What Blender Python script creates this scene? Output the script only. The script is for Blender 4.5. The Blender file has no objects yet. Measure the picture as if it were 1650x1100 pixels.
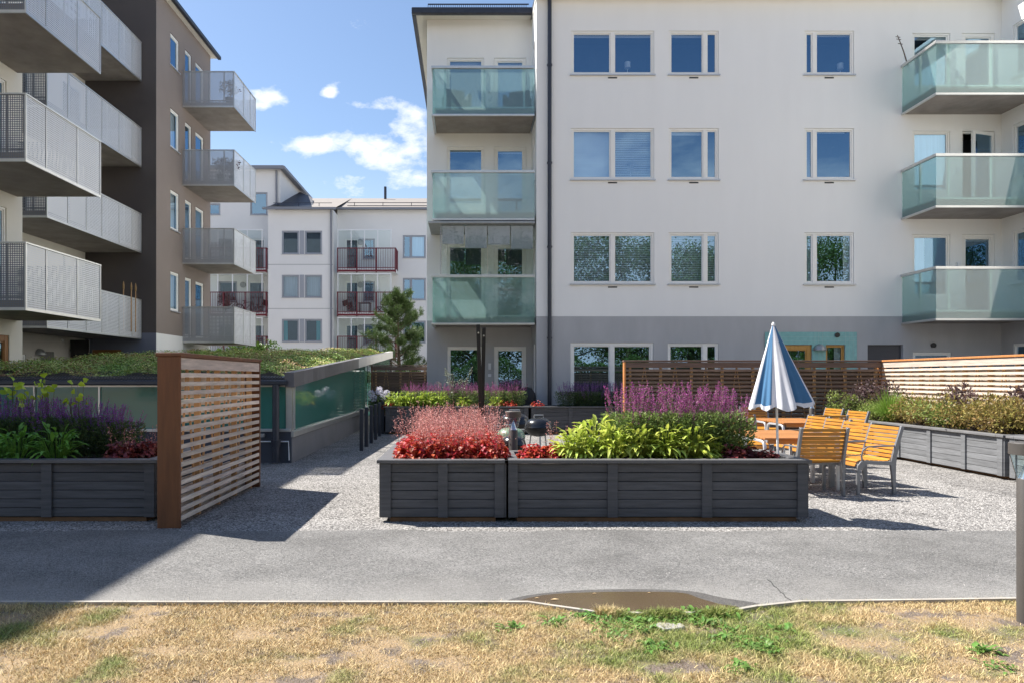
import bpy, bmesh, math, random
import numpy as np
from mathutils import Vector, Matrix

S = bpy.context.scene
COL = S.collection
R = math.radians
# ------------------------------------------------------------------ camera, world, sun
F = 1150.0; VX = 755.0; VY = 608.0; EYE = 1.5          # pixels (1650 wide), vanishing point, eye height
cd = bpy.data.cameras.new("camera"); cam = bpy.data.objects.new("camera", cd); COL.objects.link(cam)
cam.location = (0, 0, EYE); cam.rotation_euler = (R(90), 0, 0)
cd.sensor_width = 36; cd.lens = F / 1650 * 36
cd.shift_x = (825 - VX) / 1650; cd.shift_y = (VY - 550) / 1650
cd.clip_start = 0.05; cd.clip_end = 2000
S.camera = cam
S.view_settings.view_transform = 'Standard'; S.view_settings.look = 'None'
S.view_settings.gamma = 1; S.view_settings.exposure = 1.08
SUN_TO = Vector((-0.68, 0.33, 1.0)).normalized()
elev = math.asin(SUN_TO.z)
W = bpy.data.worlds.new("World"); S.world = W; W.use_nodes = True
nt = W.node_tree; nt.nodes.clear()
def WN(t, **k):
    n = nt.nodes.new(t)
    for a, v in k.items(): setattr(n, a, v)
    return n
sky = WN('ShaderNodeTexSky', sky_type='NISHITA', sun_disc=False, sun_elevation=elev,
         sun_rotation=math.atan2(SUN_TO.x, SUN_TO.y), air_density=1.0, dust_density=0.6, ozone_density=1.6)
tc = WN('ShaderNodeTexCoord')
sep = WN('ShaderNodeSeparateXYZ'); nt.links.new(tc.outputs['Generated'], sep.inputs[0])
def mth(op, a, b=None, c=None, tree=None):
    tree = tree or nt
    n = tree.nodes.new('ShaderNodeMath'); n.operation = op
    for i, v in enumerate((a, b, c)):
        if v is None: continue
        if isinstance(v, (int, float)): n.inputs[i].default_value = v
        else: tree.links.new(v, n.inputs[i])
    return n.outputs[0]
zz = mth('ADD', mth('MAXIMUM', sep.outputs[2], 0.0), 0.18)
cmb = WN('ShaderNodeCombineXYZ')
nt.links.new(mth('DIVIDE', sep.outputs[0], zz), cmb.inputs[0]); nt.links.new(mth('DIVIDE', sep.outputs[1], zz), cmb.inputs[1])
ns = WN('ShaderNodeTexNoise'); ns.inputs['Scale'].default_value = 3.4; ns.inputs['Detail'].default_value = 12; ns.inputs['Roughness'].default_value = 0.62
ns.inputs['Distortion'].default_value = 0.25
nt.links.new(cmb.outputs[0], ns.inputs['Vector'])
yp = mth('MAXIMUM', sep.outputs[1], 0.05); cu = mth('DIVIDE', sep.outputs[0], yp); cv = mth('DIVIDE', sep.outputs[2], yp)
def blob(px, py, a, b, amp):
    du = mth('POWER', mth('DIVIDE', mth('ABSOLUTE', mth('SUBTRACT', cu, (px - VX) / F)), a / F), 2.0)
    dv = mth('POWER', mth('DIVIDE', mth('ABSOLUTE', mth('SUBTRACT', cv, (VY - py) / F)), b / F), 2.0)
    return mth('MULTIPLY', mth('EXPONENT', mth('MULTIPLY', mth('ADD', du, dv), -1.0)), amp)
mask = None
for b in ((520, 230, 70, 24, .24), (605, 246, 80, 36, .27), (660, 205, 45, 42, .23), (612, 170, 58, 17, .22), (428, 163, 34, 21, .25), (532, 150, 13, 10, .25), (570, 292, 60, 20, .18), (650, 290, 60, 24, .18)):
    m_ = blob(*b); mask = m_ if mask is None else mth('MAXIMUM', mask, m_)
n2 = WN('ShaderNodeTexNoise', noise_dimensions='4D'); n2.inputs['W'].default_value = 5.1; n2.inputs['Scale'].default_value = 17.0; n2.inputs['Detail'].default_value = 8; n2.inputs['Roughness'].default_value = 0.62
cm2 = WN('ShaderNodeCombineXYZ'); nt.links.new(cu, cm2.inputs[0]); nt.links.new(mth('MULTIPLY', cv, 1.7), cm2.inputs[1]); nt.links.new(cm2.outputs[0], n2.inputs['Vector'])
cov = mth('ADD', mth('ADD', mth('MULTIPLY', ns.outputs['Fac'], .35), mth('MULTIPLY', n2.outputs['Fac'], .65)), mth('SUBTRACT', mask, .04))
ramp = WN('ShaderNodeMapRange'); ramp.inputs['From Min'].default_value = 0.575; ramp.inputs['From Max'].default_value = 0.76
nt.links.new(cov, ramp.inputs['Value'])
hz = WN('ShaderNodeMapRange'); hz.inputs['From Min'].default_value = 0.0; hz.inputs['From Max'].default_value = 0.32
hz.inputs['To Min'].default_value = 0.34; hz.inputs['To Max'].default_value = 0.0
nt.links.new(sep.outputs[2], hz.inputs['Value'])
sb = WN('ShaderNodeMapRange'); sb.inputs['From Min'].default_value = 0.31; sb.inputs['From Max'].default_value = 0.20; nt.links.new(mth('ADD', sep.outputs[2], mth('MULTIPLY', mth('SUBTRACT', ns.outputs['Fac'], .5), .35)), sb.inputs['Value'])
south = WN('ShaderNodeMapRange'); south.inputs['From Min'].default_value = 0.05; south.inputs['From Max'].default_value = -0.35; nt.links.new(sep.outputs[1], south.inputs['Value'])
fill_bank = mth('MULTIPLY', mth('MULTIPLY', sb.outputs[0], south.outputs[0]), .9)  # unseen low clouds behind the camera, added to brighten the shaded facades
fac = mth('MAXIMUM', mth('MAXIMUM', ramp.outputs[0], hz.outputs[0]), fill_bank)
CLOUD = 6.4
dim = WN('ShaderNodeMixRGB', blend_type='MULTIPLY'); dim.inputs[0].default_value = 1; dim.inputs[2].default_value = (.80, .82, .84, 1); nt.links.new(sky.outputs[0], dim.inputs[1])
mx = WN('ShaderNodeMixRGB'); nt.links.new(fac, mx.inputs[0]); nt.links.new(dim.outputs[0], mx.inputs[1]); mx.inputs[2].default_value = (CLOUD, CLOUD, CLOUD * 1.03, 1)
bg = WN('ShaderNodeBackground'); bg.inputs['Strength'].default_value = 0.10
nt.links.new(mx.outputs[0], bg.inputs[0])
wo = WN('ShaderNodeOutputWorld'); nt.links.new(bg.outputs[0], wo.inputs[0])
sd = bpy.data.lights.new("sun", 'SUN'); sd.energy = 5.0; sd.angle = R(0.5); sd.color = (1, .95, .87)
so = bpy.data.objects.new("sun", sd); COL.objects.link(so); so.rotation_euler = SUN_TO.to_track_quat('Z', 'Y').to_euler(); so.location = (0, 0, 40)
try:
    S.cycles.max_bounces = 8; S.cycles.transparent_max_bounces = 24; S.cycles.diffuse_bounces = 4
except Exception: pass

# ------------------------------------------------------------------ helpers
ORG = {}
def G(px, py): Y = F * EYE / (py - VY); return Vector(((px - VX) * Y / F, Y, 0))
def PX(px, Y): return (px - VX) * Y / F
def PZ(py, Y): return EYE + (VY - py) * Y / F

def tag(o, label=None, cat=None, group=None, kind=None):
    if label: o['label'] = label
    if cat: o['category'] = cat
    if group: o['group'] = group
    if kind: o['kind'] = kind
    return o
def thing(name, loc, label, cat, group=None, rz=0):
    o = bpy.data.objects.new(name, None); COL.objects.link(o); o.location = loc; o.rotation_euler.z = rz
    o.empty_display_size = 0.2
    ORG[o.name] = Vector(loc); return tag(o, label, cat, group)
def kids(o): return [c for c in bpy.data.objects if c.parent == o]
def copy_tree(o, parent=None):
    c = o.copy(); COL.objects.link(c); c.parent = parent
    for ch in o.children: copy_tree(ch, c)
    return c
def finish(name, me, mat, parent, smooth=35, bevel=0):
    for m in (mat if isinstance(mat, (list, tuple)) else [mat]): me.materials.append(m)
    o = bpy.data.objects.new(name, me); COL.objects.link(o)
    org = Vector((0, 0, 0))
    if parent is not None:
        org = ORG.get(parent.name, Vector((0, 0, 0))); o.parent = parent
    ORG[o.name] = org
    if org.length > 0: me.transform(Matrix.Translation(-org))
    if smooth:
        me.shade_smooth()
        try: me.set_sharp_from_angle(angle=R(smooth))
        except Exception: pass
    if bevel:
        b = o.modifiers.new('bevel', 'BEVEL'); b.width = bevel; b.segments = 2; b.limit_method = 'ANGLE'; b.angle_limit = R(40)
    return o

class MB:
    def __init__(s): s.v = []; s.f = []; s.m = []
    def add(s, vs, fs, mi=0):
        n = len(s.v); s.v += [tuple(v) for v in vs]; s.f += [tuple(i + n for i in f) for f in fs]; s.m += [mi] * len(fs)
        return s
    def box(s, x0, x1, y0, y1, z0, z1, mi=0, M=None):
        vs = [Vector((x, y, z)) for z in (z0, z1) for y in (y0, y1) for x in (x0, x1)]
        if M is not None: vs = [M @ v for v in vs]
        return s.add(vs, [(0, 2, 3, 1), (4, 5, 7, 6), (0, 1, 5, 4), (2, 6, 7, 3), (0, 4, 6, 2), (1, 3, 7, 5)], mi)
    def fb(s, Fr, a0, a1, d0, d1, h0, h1, mi=0):
        O, u, n = Fr
        vs = [O + u * a + n * d + Vector((0, 0, h)) for h in (h0, h1) for d in (d0, d1) for a in (a0, a1)]
        fs = [(0, 2, 3, 1), (4, 5, 7, 6), (0, 1, 5, 4), (2, 6, 7, 3), (0, 4, 6, 2), (1, 3, 7, 5)]
        if u.cross(n).z < 0: fs = [f[::-1] for f in fs]
        return s.add(vs, fs, mi)
    def fq(s, Fr, a0, a1, d, h0, h1, mi=0):
        O, u, n = Fr
        vs = [O + u * a + n * d + Vector((0, 0, h)) for a, h in ((a0, h0), (a1, h0), (a1, h1), (a0, h1))]
        return s.add(vs, [(0, 1, 2, 3)], mi)
    def quad(s, *p, mi=0): return s.add(p, [tuple(range(len(p)))], mi)
    def bar(s, p, q, w, t, up=(0, 0, 1), mi=0):
        p = Vector(p); q = Vector(q); d = (q - p); L = d.length; d.normalize(); up = Vector(up)
        a = d.cross(up)
        if a.length < 1e-4: a = d.cross(Vector((1, 0, 0)))
        a.normalize(); b = a.cross(d)
        vs = [c + a * (w / 2 * i) + b * (t / 2 * j) for c in (p, q) for j in (-1, 1) for i in (-1, 1)]
        return s.add(vs, [(0, 2, 3, 1), (4, 5, 7, 6), (0, 1, 5, 4), (2, 6, 7, 3), (0, 4, 6, 2), (1, 3, 7, 5)], mi)
    def tube(s, pts, r, seg=8, mi=0, caps=True):
        pts = [Vector(p) for p in pts]; rs = r if isinstance(r, (list, tuple)) else [r] * len(pts)
        rings = []; prev = None
        for i, p in enumerate(pts):
            d = (pts[min(i + 1, len(pts) - 1)] - pts[max(i - 1, 0)])
            d = d.normalized() if d.length > 1e-9 else Vector((0, 0, 1))
            ref = prev if prev is not None else (Vector((0, 0, 1)) if abs(d.z) < .9 else Vector((1, 0, 0)))
            a = (ref - d * ref.dot(d)).normalized(); prev = a; b = d.cross(a)
            rings.append([p + (a * math.cos(2 * math.pi * k / seg) + b * math.sin(2 * math.pi * k / seg)) * rs[i] for k in range(seg)])
        vs = [v for rr in rings for v in rr]; fs = []
        for i in range(len(pts) - 1):
            for k in range(seg):
                fs.append((i * seg + k, i * seg + (k + 1) % seg, (i + 1) * seg + (k + 1) % seg, (i + 1) * seg + k))
        if caps: fs += [tuple(range(seg))[::-1], tuple((len(pts) - 1) * seg + k for k in range(seg))]
        return s.add(vs, fs, mi)
    def lathe(s, prof, c, seg=24, mi=0, cap=True):
        c = Vector(c); vs = []; fs = []
        for r, z in prof:
            for k in range(seg):
                a = 2 * math.pi * k / seg; vs.append(c + Vector((r * math.cos(a), r * math.sin(a), z)))
        for i in range(len(prof) - 1):
            for k in range(seg):
                fs.append((i * seg + k, i * seg + (k + 1) % seg, (i + 1) * seg + (k + 1) % seg, (i + 1) * seg + k))
        if cap: fs += [tuple(range(seg))[::-1], tuple((len(prof) - 1) * seg + k for k in range(seg))]
        return s.add(vs, fs, mi)
    def ribbon(s, pts, wdir, w, t, mi=0):
        """rectangular section swept along a planar path; w measured along wdir, t across the path"""
        pts = [Vector(p) for p in pts]; wd = Vector(wdir).normalized(); vs = []
        ts = t if isinstance(t, (list, tuple)) else [t] * len(pts)
        for i, p in enumerate(pts):
            d = (pts[min(i + 1, len(pts) - 1)] - pts[max(i - 1, 0)]).normalized(); n = d.cross(wd).normalized()
            vs += [p - wd * w / 2 - n * ts[i] / 2, p + wd * w / 2 - n * ts[i] / 2, p + wd * w / 2 + n * ts[i] / 2, p - wd * w / 2 + n * ts[i] / 2]
        fs = []
        for i in range(len(pts) - 1):
            for k in range(4): fs.append((i * 4 + k, i * 4 + (k + 1) % 4, (i + 1) * 4 + (k + 1) % 4, (i + 1) * 4 + k))
        e = (len(pts) - 1) * 4; fs += [(3, 2, 1, 0), (e, e + 1, e + 2, e + 3)]
        return s.add(vs, fs, mi)
    def build(s, name, mat, parent=None, smooth=35, bevel=0):
        me = bpy.data.meshes.new(name); me.from_pydata(s.v, [], s.f)
        if any(s.m): me.polygons.foreach_set('material_index', s.m)
        me.update(); return finish(name, me, mat, parent, smooth, bevel)

def np_build(name, V, Fq, mat, parent=None, mi=None, smooth=0):
    """V (n,3); Fq list of int arrays (m,k)"""
    me = bpy.data.meshes.new(name); V = np.asarray(V, dtype=np.float64).reshape(-1, 3)
    arrs = [np.asarray(a) for a in Fq if len(a)]
    loops = np.concatenate([a.ravel() for a in arrs]); sizes = np.concatenate([np.full(len(a), a.shape[1]) for a in arrs])
    starts = np.concatenate([[0], np.cumsum(sizes)[:-1]])
    me.vertices.add(len(V)); me.vertices.foreach_set('co', V.ravel())
    me.loops.add(len(loops)); me.loops.foreach_set('vertex_index', loops.astype(np.int32))
    me.polygons.add(len(sizes)); me.polygons.foreach_set('loop_start', starts.astype(np.int32)); me.polygons.foreach_set('loop_total', sizes.astype(np.int32))
    if mi is not None: me.polygons.foreach_set('material_index', np.asarray(mi, dtype=np.int32))
    me.update(calc_edges=True); me.validate()
    return finish(name, me, mat, parent, smooth)

# ------------------------------------------------------------------ materials
MATS = {}
def M(name, col, rough=.6, var=.0, vs=3.0, stretch=(1, 1, 1), bump=0, bs=60, metal=0, island=0, col2=None, spec=.5, trans=0, coat=0, bstretch=None, detail=5):
    if name in MATS: return MATS[name]
    m = bpy.data.materials.new(name); m.use_nodes = True; t = m.node_tree; N = t.nodes; L = t.links
    p = N['Principled BSDF']; p.inputs['Roughness'].default_value = rough; p.inputs['Metallic'].default_value = metal
    p.inputs['Specular IOR Level'].default_value = spec; p.inputs['Base Color'].default_value = (*col, 1)
    if coat: p.inputs['Coat Weight'].default_value = coat
    tc = N.new('ShaderNodeTexCoord'); mp = N.new('ShaderNodeMapping'); mp.inputs['Scale'].default_value = stretch
    L.new(tc.outputs['Object'], mp.inputs[0]); cur = None
    if var or col2:
        nz = N.new('ShaderNodeTexNoise'); nz.inputs['Scale'].default_value = vs; nz.inputs['Detail'].default_value = detail; nz.inputs['Roughness'].default_value = .6
        L.new(mp.outputs[0], nz.inputs['Vector'])
        mr = N.new('ShaderNodeMapRange'); mr.inputs['From Min'].default_value = .3; mr.inputs['From Max'].default_value = .7; L.new(nz.outputs['Fac'], mr.inputs[0])
        mix = N.new('ShaderNodeMixRGB'); L.new(mr.outputs[0], mix.inputs[0])
        c2 = col2 if col2 else tuple(c * (1 + var) for c in col); c1 = col if col2 else tuple(c * (1 - var) for c in col)
        mix.inputs[1].default_value = (*c1, 1); mix.inputs[2].default_value = (*c2, 1); cur = mix.outputs[0]
    if island:
        ge = N.new('ShaderNodeNewGeometry'); hs = N.new('ShaderNodeHueSaturation')
        mr2 = N.new('ShaderNodeMapRange'); mr2.inputs['To Min'].default_value = 1 - island; mr2.inputs['To Max'].default_value = 1 + island
        L.new(ge.outputs['Random Per Island'], mr2.inputs[0]); L.new(mr2.outputs[0], hs.inputs['Value'])
        mr3 = N.new('ShaderNodeMapRange'); mr3.inputs['To Min'].default_value = .5 - island * .04; mr3.inputs['To Max'].default_value = .5 + island * .05
        sh = mth('FRACT', mth('MULTIPLY', ge.outputs['Random Per Island'], 37.3, tree=t), tree=t)
        L.new(sh, mr3.inputs[0]); L.new(mr3.outputs[0], hs.inputs['Hue'])
        if cur is None: hs.inputs['Color'].default_value = (*col, 1)
        else: L.new(cur, hs.inputs['Color'])
        cur = hs.outputs[0]
    if cur is not None: L.new(cur, p.inputs['Base Color'])
    if bump:
        nb = N.new('ShaderNodeTexNoise'); nb.inputs['Scale'].default_value = bs; nb.inputs['Detail'].default_value = 4
        if bstretch:
            mb = N.new('ShaderNodeMapping'); mb.inputs['Scale'].default_value = bstretch; L.new(tc.outputs['Object'], mb.inputs[0]); L.new(mb.outputs[0], nb.inputs['Vector'])
        else: L.new(mp.outputs[0], nb.inputs['Vector'])
        bp = N.new('ShaderNodeBump'); bp.inputs['Strength'].default_value = bump; bp.inputs['Distance'].default_value = .01
        L.new(nb.outputs['Fac'], bp.inputs['Height']); L.new(bp.outputs[0], p.inputs['Normal'])
    if trans:
        tr = N.new('ShaderNodeBsdfTranslucent'); ms = N.new('ShaderNodeMixShader'); ms.inputs[0].default_value = trans
        if cur is not None: L.new(cur, tr.inputs[0])
        else: tr.inputs[0].default_value = (*col, 1)
        out = N['Material Output']; L.new(p.outputs[0], ms.inputs[1]); L.new(tr.outputs[0], ms.inputs[2]); L.new(ms.outputs[0], out.inputs[0])
    MATS[name] = m; return m

def glass(name, tint, refl, rough=0.0, rcol=(1, 1, 1), ripple=0):
    """thin sheet: tinted transparency plus mirror reflection rising at grazing angles"""
    m = bpy.data.materials.new(name); m.use_nodes = True; t = m.node_tree; N = t.nodes; L = t.links; N.remove(N['Principled BSDF'])
    tr = N.new('ShaderNodeBsdfTransparent'); tr.inputs[0].default_value = (*tint, 1)
    gl = N.new('ShaderNodeBsdfGlossy'); gl.inputs['Roughness'].default_value = rough; gl.inputs[0].default_value = (*rcol, 1)
    lw = N.new('ShaderNodeLayerWeight')
    if ripple:
        nb = N.new('ShaderNodeTexNoise'); nb.inputs['Scale'].default_value = .9; nb.inputs['Detail'].default_value = 1
        tcn = N.new('ShaderNodeTexCoord'); L.new(tcn.outputs['Object'], nb.inputs['Vector'])
        bp = N.new('ShaderNodeBump'); bp.inputs['Strength'].default_value = ripple; bp.inputs['Distance'].default_value = .05
        L.new(nb.outputs['Fac'], bp.inputs['Height']); L.new(bp.outputs[0], gl.inputs['Normal'])
    f = mth('ADD', mth('MULTIPLY', mth('POWER', lw.outputs['Facing'], 5.0, tree=t), .9, tree=t), refl, tree=t); f = mth('MINIMUM', f, 1.0, tree=t)
    ms = N.new('ShaderNodeMixShader'); L.new(f, ms.inputs[0]); L.new(tr.outputs[0], ms.inputs[1]); L.new(gl.outputs[0], ms.inputs[2])
    L.new(ms.outputs[0], N['Material Output'].inputs[0]); MATS[name] = m; return m

def frosted(name, tint, dcol, dfac, refl=.05):
    m = bpy.data.materials.new(name); m.use_nodes = True; t = m.node_tree; N = t.nodes; L = t.links; N.remove(N['Principled BSDF'])
    tr = N.new('ShaderNodeBsdfTransparent'); tr.inputs[0].default_value = (*tint, 1)
    di = N.new('ShaderNodeBsdfDiffuse'); di.inputs[0].default_value = (*dcol, 1)
    tl = N.new('ShaderNodeBsdfTranslucent'); tl.inputs[0].default_value = (*dcol, 1)
    dm = N.new('ShaderNodeMixShader'); dm.inputs[0].default_value = .5; L.new(di.outputs[0], dm.inputs[1]); L.new(tl.outputs[0], dm.inputs[2])
    m1 = N.new('ShaderNodeMixShader'); m1.inputs[0].default_value = dfac; L.new(tr.outputs[0], m1.inputs[1]); L.new(dm.outputs[0], m1.inputs[2])
    gl = N.new('ShaderNodeBsdfGlossy'); gl.inputs['Roughness'].default_value = .04
    fr = N.new('ShaderNodeLayerWeight'); f = mth('ADD', mth('MULTIPLY', mth('POWER', fr.outputs['Facing'], 5.0, tree=t), .8, tree=t), refl, tree=t)
    m2 = N.new('ShaderNodeMixShader'); L.new(mth('MINIMUM', f, 1.0, tree=t), m2.inputs[0]); L.new(m1.outputs[0], m2.inputs[1]); L.new(gl.outputs[0], m2.inputs[2])
    L.new(m2.outputs[0], N['Material Output'].inputs[0]); MATS[name] = m; return m

def perforated(name, col, pitch, hole, axes):
    """sheet metal punched with square holes: real see-through holes"""
    m = bpy.data.materials.new(name); m.use_nodes = True; t = m.node_tree; N = t.nodes; L = t.links
    p = N['Principled BSDF']; p.inputs['Base Color'].default_value = (*col, 1); p.inputs['Metallic'].default_value = .35; p.inputs['Roughness'].default_value = .42
    tc = N.new('ShaderNodeTexCoord'); sp = N.new('ShaderNodeSeparateXYZ'); L.new(tc.outputs['Object'], sp.inputs[0])
    ms = []
    for ax in axes:
        fr = mth('FRACT', mth('DIVIDE', mth('ADD', sp.outputs[ax], 100.0, tree=t), pitch, tree=t), tree=t)
        ms.append(mth('LESS_THAN', mth('ABSOLUTE', mth('SUBTRACT', fr, .5, tree=t), tree=t), hole / 2, tree=t))
    f = mth('MULTIPLY', ms[0], ms[1], tree=t)
    tr = N.new('ShaderNodeBsdfTransparent'); mx = N.new('ShaderNodeMixShader'); L.new(f, mx.inputs[0]); L.new(p.outputs[0], mx.inputs[1]); L.new(tr.outputs[0], mx.inputs[2])
    L.new(mx.outputs[0], N['Material Output'].inputs[0]); MATS[name] = m; return m

def ground_mat(name, cols, vs, bump, bs, cell, dust=None, rough=.9):
    """granular ground: voronoi grains of random tone over broad noise patches"""
    m = bpy.data.materials.new(name); m.use_nodes = True; t = m.node_tree; N = t.nodes; L = t.links
    p = N['Principled BSDF']; p.inputs['Roughness'].default_value = rough; p.inputs['Specular IOR Level'].default_value = .25
    tc = N.new('ShaderNodeTexCoord')
    vo = N.new('ShaderNodeTexVoronoi'); vo.inputs['Scale'].default_value = cell; L.new(tc.outputs['Object'], vo.inputs['Vector'])
    bw = N.new('ShaderNodeSeparateXYZ'); L.new(vo.outputs['Color'], bw.inputs[0])
    cr = N.new('ShaderNodeValToRGB'); cr.color_ramp.elements[0].color = (*cols[0], 1); cr.color_ramp.elements[1].color = (*cols[2], 1)
    e = cr.color_ramp.elements.new(.5); e.color = (*cols[1], 1); L.new(bw.outputs[0], cr.inputs[0])
    nz = N.new('ShaderNodeTexNoise'); nz.inputs['Scale'].default_value = vs; nz.inputs['Detail'].default_value = 8; nz.inputs['Roughness'].default_value = .65; L.new(tc.outputs['Object'], nz.inputs['Vector'])
    mr = N.new('ShaderNodeMapRange'); mr.inputs['From Min'].default_value = .3; mr.inputs['From Max'].default_value = .7; mr.inputs['To Min'].default_value = .72; mr.inputs['To Max'].default_value = 1.22; L.new(nz.outputs['Fac'], mr.inputs[0])
    hs = N.new('ShaderNodeHueSaturation'); L.new(cr.outputs[0], hs.inputs['Color']); L.new(mr.outputs[0], hs.inputs['Value'])
    cur = hs.outputs[0]
    if dust:
        dcol, y0, y1 = dust
        sp = N.new('ShaderNodeSeparateXYZ'); L.new(tc.outputs['Object'], sp.inputs[0])
        n2 = N.new('ShaderNodeTexNoise'); n2.inputs['Scale'].default_value = 1.6; n2.inputs['Detail'].default_value = 6; L.new(tc.outputs['Object'], n2.inputs['Vector'])
        yy = mth('ADD', sp.outputs[1], mth('MULTIPLY', n2.outputs['Fac'], 1.0, tree=t), tree=t)
        d = N.new('ShaderNodeMapRange'); d.inputs['From Min'].default_value = y0; d.inputs['From Max'].default_value = y1; d.inputs['To Min'].default_value = .85; d.inputs['To Max'].default_value = .0; L.new(yy, d.inputs[0])
        mx = N.new('ShaderNodeMixRGB'); L.new(d.outputs[0], mx.inputs[0]); L.new(cur, mx.inputs[1]); mx.inputs[2].default_value = (*dcol, 1); cur = mx.outputs[0]
    L.new(cur, p.inputs['Base Color'])
    bp = N.new('ShaderNodeBump'); bp.inputs['Strength'].default_value = bump; bp.inputs['Distance'].default_value = .012
    n3 = N.new('ShaderNodeTexNoise'); n3.inputs['Scale'].default_value = bs; n3.inputs['Detail'].default_value = 3; L.new(tc.outputs['Object'], n3.inputs['Vector'])
    L.new(mth('ADD', vo.outputs['Distance'], mth('MULTIPLY', n3.outputs['Fac'], .8, tree=t), tree=t), bp.inputs['Height']); L.new(bp.outputs[0], p.inputs['Normal'])
    MATS[name] = m; return m

WHITE = M('white_render', (.885, .885, .865), .85, var=.018, vs=1.6, stretch=(1, 1, .2), bump=.25, bs=160)
CREAM = M('cream_render', (.80, .77, .69), .85, var=.03, vs=.8, bump=.2, bs=140)
GREYR = M('grey_render', (.445, .45, .46), .85, var=.06, vs=2.0, stretch=(1, 1, .3), bump=.25, bs=160)
BROWNR = M('brown_render', (.27, .225, .20), .85, var=.06, vs=.6, bump=.25, bs=150)
DARKR = M('dark_brown_render', (.10, .085, .08), .8, var=.06, vs=.6, bump=.2, bs=150)
SLATER = M('slate_blue_render', (.19, .20, .25), .8, var=.05, vs=.7, bump=.2, bs=150)
BEIGER = M('beige_render', (.52, .49, .44), .85, var=.04, vs=.7, bump=.2, bs=150)
FARW = M('pale_panel', (.80, .79, .77), .8, var=.03, vs=.5)
FRAME = M('cream_frame', (.88, .87, .83), .45, var=.02)
FRAMEG = M('grey_frame', (.34, .36, .40), .45)
SILL = M('metal_sill', (.55, .56, .58), .35, metal=.5)
DARKM = M('dark_metal', (.045, .05, .065), .4, metal=.4, var=.12, vs=6)
BLACKM = M('black_metal', (.018, .018, .02), .35, metal=.2)
ALU = M('aluminium', (.62, .62, .60), .35, metal=.75, var=.06, vs=5)
ALUD = M('dull_aluminium', (.35, .36, .36), .45, metal=.6, var=.12, vs=8)
CONC = M('concrete_soffit', (.30, .27, .245), .9, var=.22, vs=1.6, bump=.3, bs=40)
ROOM = M('room_dark', (.03, .032, .04), .9, var=.3, vs=2)
BLIND = M('blind_slats', (.62, .66, .72), .7, var=.06, vs=1, stretch=(.5, .5, 70))
BLIND_D = M('dark_blind_slats', (.48, .51, .55), .6)
CURT = M('curtain', (.70, .72, .74), .8, var=.1, vs=14, stretch=(1, 1, .05))
TEALC = M('teal_curtain', (.10, .42, .45), .8, var=.2, vs=14, stretch=(1, 1, .05))
WOODD = M('door_wood', (.33, .15, .045), .5, var=.2, vs=5, stretch=(6, 6, .6))
WOODO = M('orange_wood', (.55, .29, .07), .5, var=.15, vs=5, stretch=(6, 6, .6))
TILE = M('teal_tile', (.22, .47, .46), .3, var=.1, vs=9)
RED = M('dark_red_metal', (.14, .012, .022), .45)
ROOFS = M('roof_sheet', (.27, .24, .21), .6, metal=.1, var=.06, vs=1)
ROOFD = M('roof_dark', (.05, .055, .07), .6)
GLASSW = glass('window_glass', (.80, .86, .88), .32, rcol=(.46, .74, 1.0), ripple=.02)
GLASSC = glass('clear_glass', (.84, .92, .92), .06)
FROST = frosted('frosted_teal_glass', (.56, .76, .75), (.46, .70, .67), .36, .12)
FROSTD = frosted('green_wall_glass', (.42, .70, .62), (.20, .56, .48), .62, .07)
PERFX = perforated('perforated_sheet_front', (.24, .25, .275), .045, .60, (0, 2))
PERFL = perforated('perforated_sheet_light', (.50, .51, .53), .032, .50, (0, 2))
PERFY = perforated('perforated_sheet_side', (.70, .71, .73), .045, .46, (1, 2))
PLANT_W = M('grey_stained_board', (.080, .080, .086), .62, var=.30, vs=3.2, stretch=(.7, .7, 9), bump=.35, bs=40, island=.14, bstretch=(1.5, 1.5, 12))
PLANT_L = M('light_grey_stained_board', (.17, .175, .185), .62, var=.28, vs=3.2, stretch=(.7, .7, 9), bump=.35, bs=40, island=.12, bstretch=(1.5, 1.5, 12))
RIM = M('grey_rim_board', (.115, .113, .115), .55, var=.15, vs=5, stretch=(1, 4, 1), bump=.3, bs=40, island=.1)
TIMB = M('rough_base_timber', (.16, .085, .04), .9, var=.3, vs=6, bump=.5, bs=30)
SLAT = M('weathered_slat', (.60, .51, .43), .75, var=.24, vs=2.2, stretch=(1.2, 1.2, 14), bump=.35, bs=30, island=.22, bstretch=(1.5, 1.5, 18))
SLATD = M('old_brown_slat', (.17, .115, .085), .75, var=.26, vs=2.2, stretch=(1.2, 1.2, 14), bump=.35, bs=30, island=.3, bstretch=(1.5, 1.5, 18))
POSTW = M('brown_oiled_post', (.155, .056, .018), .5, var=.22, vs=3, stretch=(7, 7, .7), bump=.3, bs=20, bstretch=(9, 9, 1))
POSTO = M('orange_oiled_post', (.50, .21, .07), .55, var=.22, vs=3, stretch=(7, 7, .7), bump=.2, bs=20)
BATTEN = M('pine_batten', (.50, .30, .14), .7, var=.15, vs=5)
SEATW = M('amber_seat_slat', (.46, .195, .022), .42, var=.22, vs=4, stretch=(1, 5, 5), island=.13, coat=.1)
TABW = M('table_slat', (.43, .18, .055), .42, var=.14, vs=4, stretch=(1, 5, 5), island=.12, coat=.1)
CHF = M('cast_aluminium', (.23, .235, .25), .45, metal=.5, var=.1, vs=9)
WHM = M('white_metal', (.80, .81, .82), .4)
ENAM = M('black_enamel', (.012, .012, .014), .22, coat=.25, var=.1, vs=8)
ENAMB = M('bowl_enamel', (.010, .010, .011), .45, spec=.3)
ENAMG = M('green_enamel', (.17, .26, .17), .3, coat=.3)
SOIL = M('soil', (.035, .025, .018), .95, var=.4, vs=14, bump=.8, bs=40)
BOLL = M('bollard_paint', (.075, .068, .063), .5, var=.06, vs=6)
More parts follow.
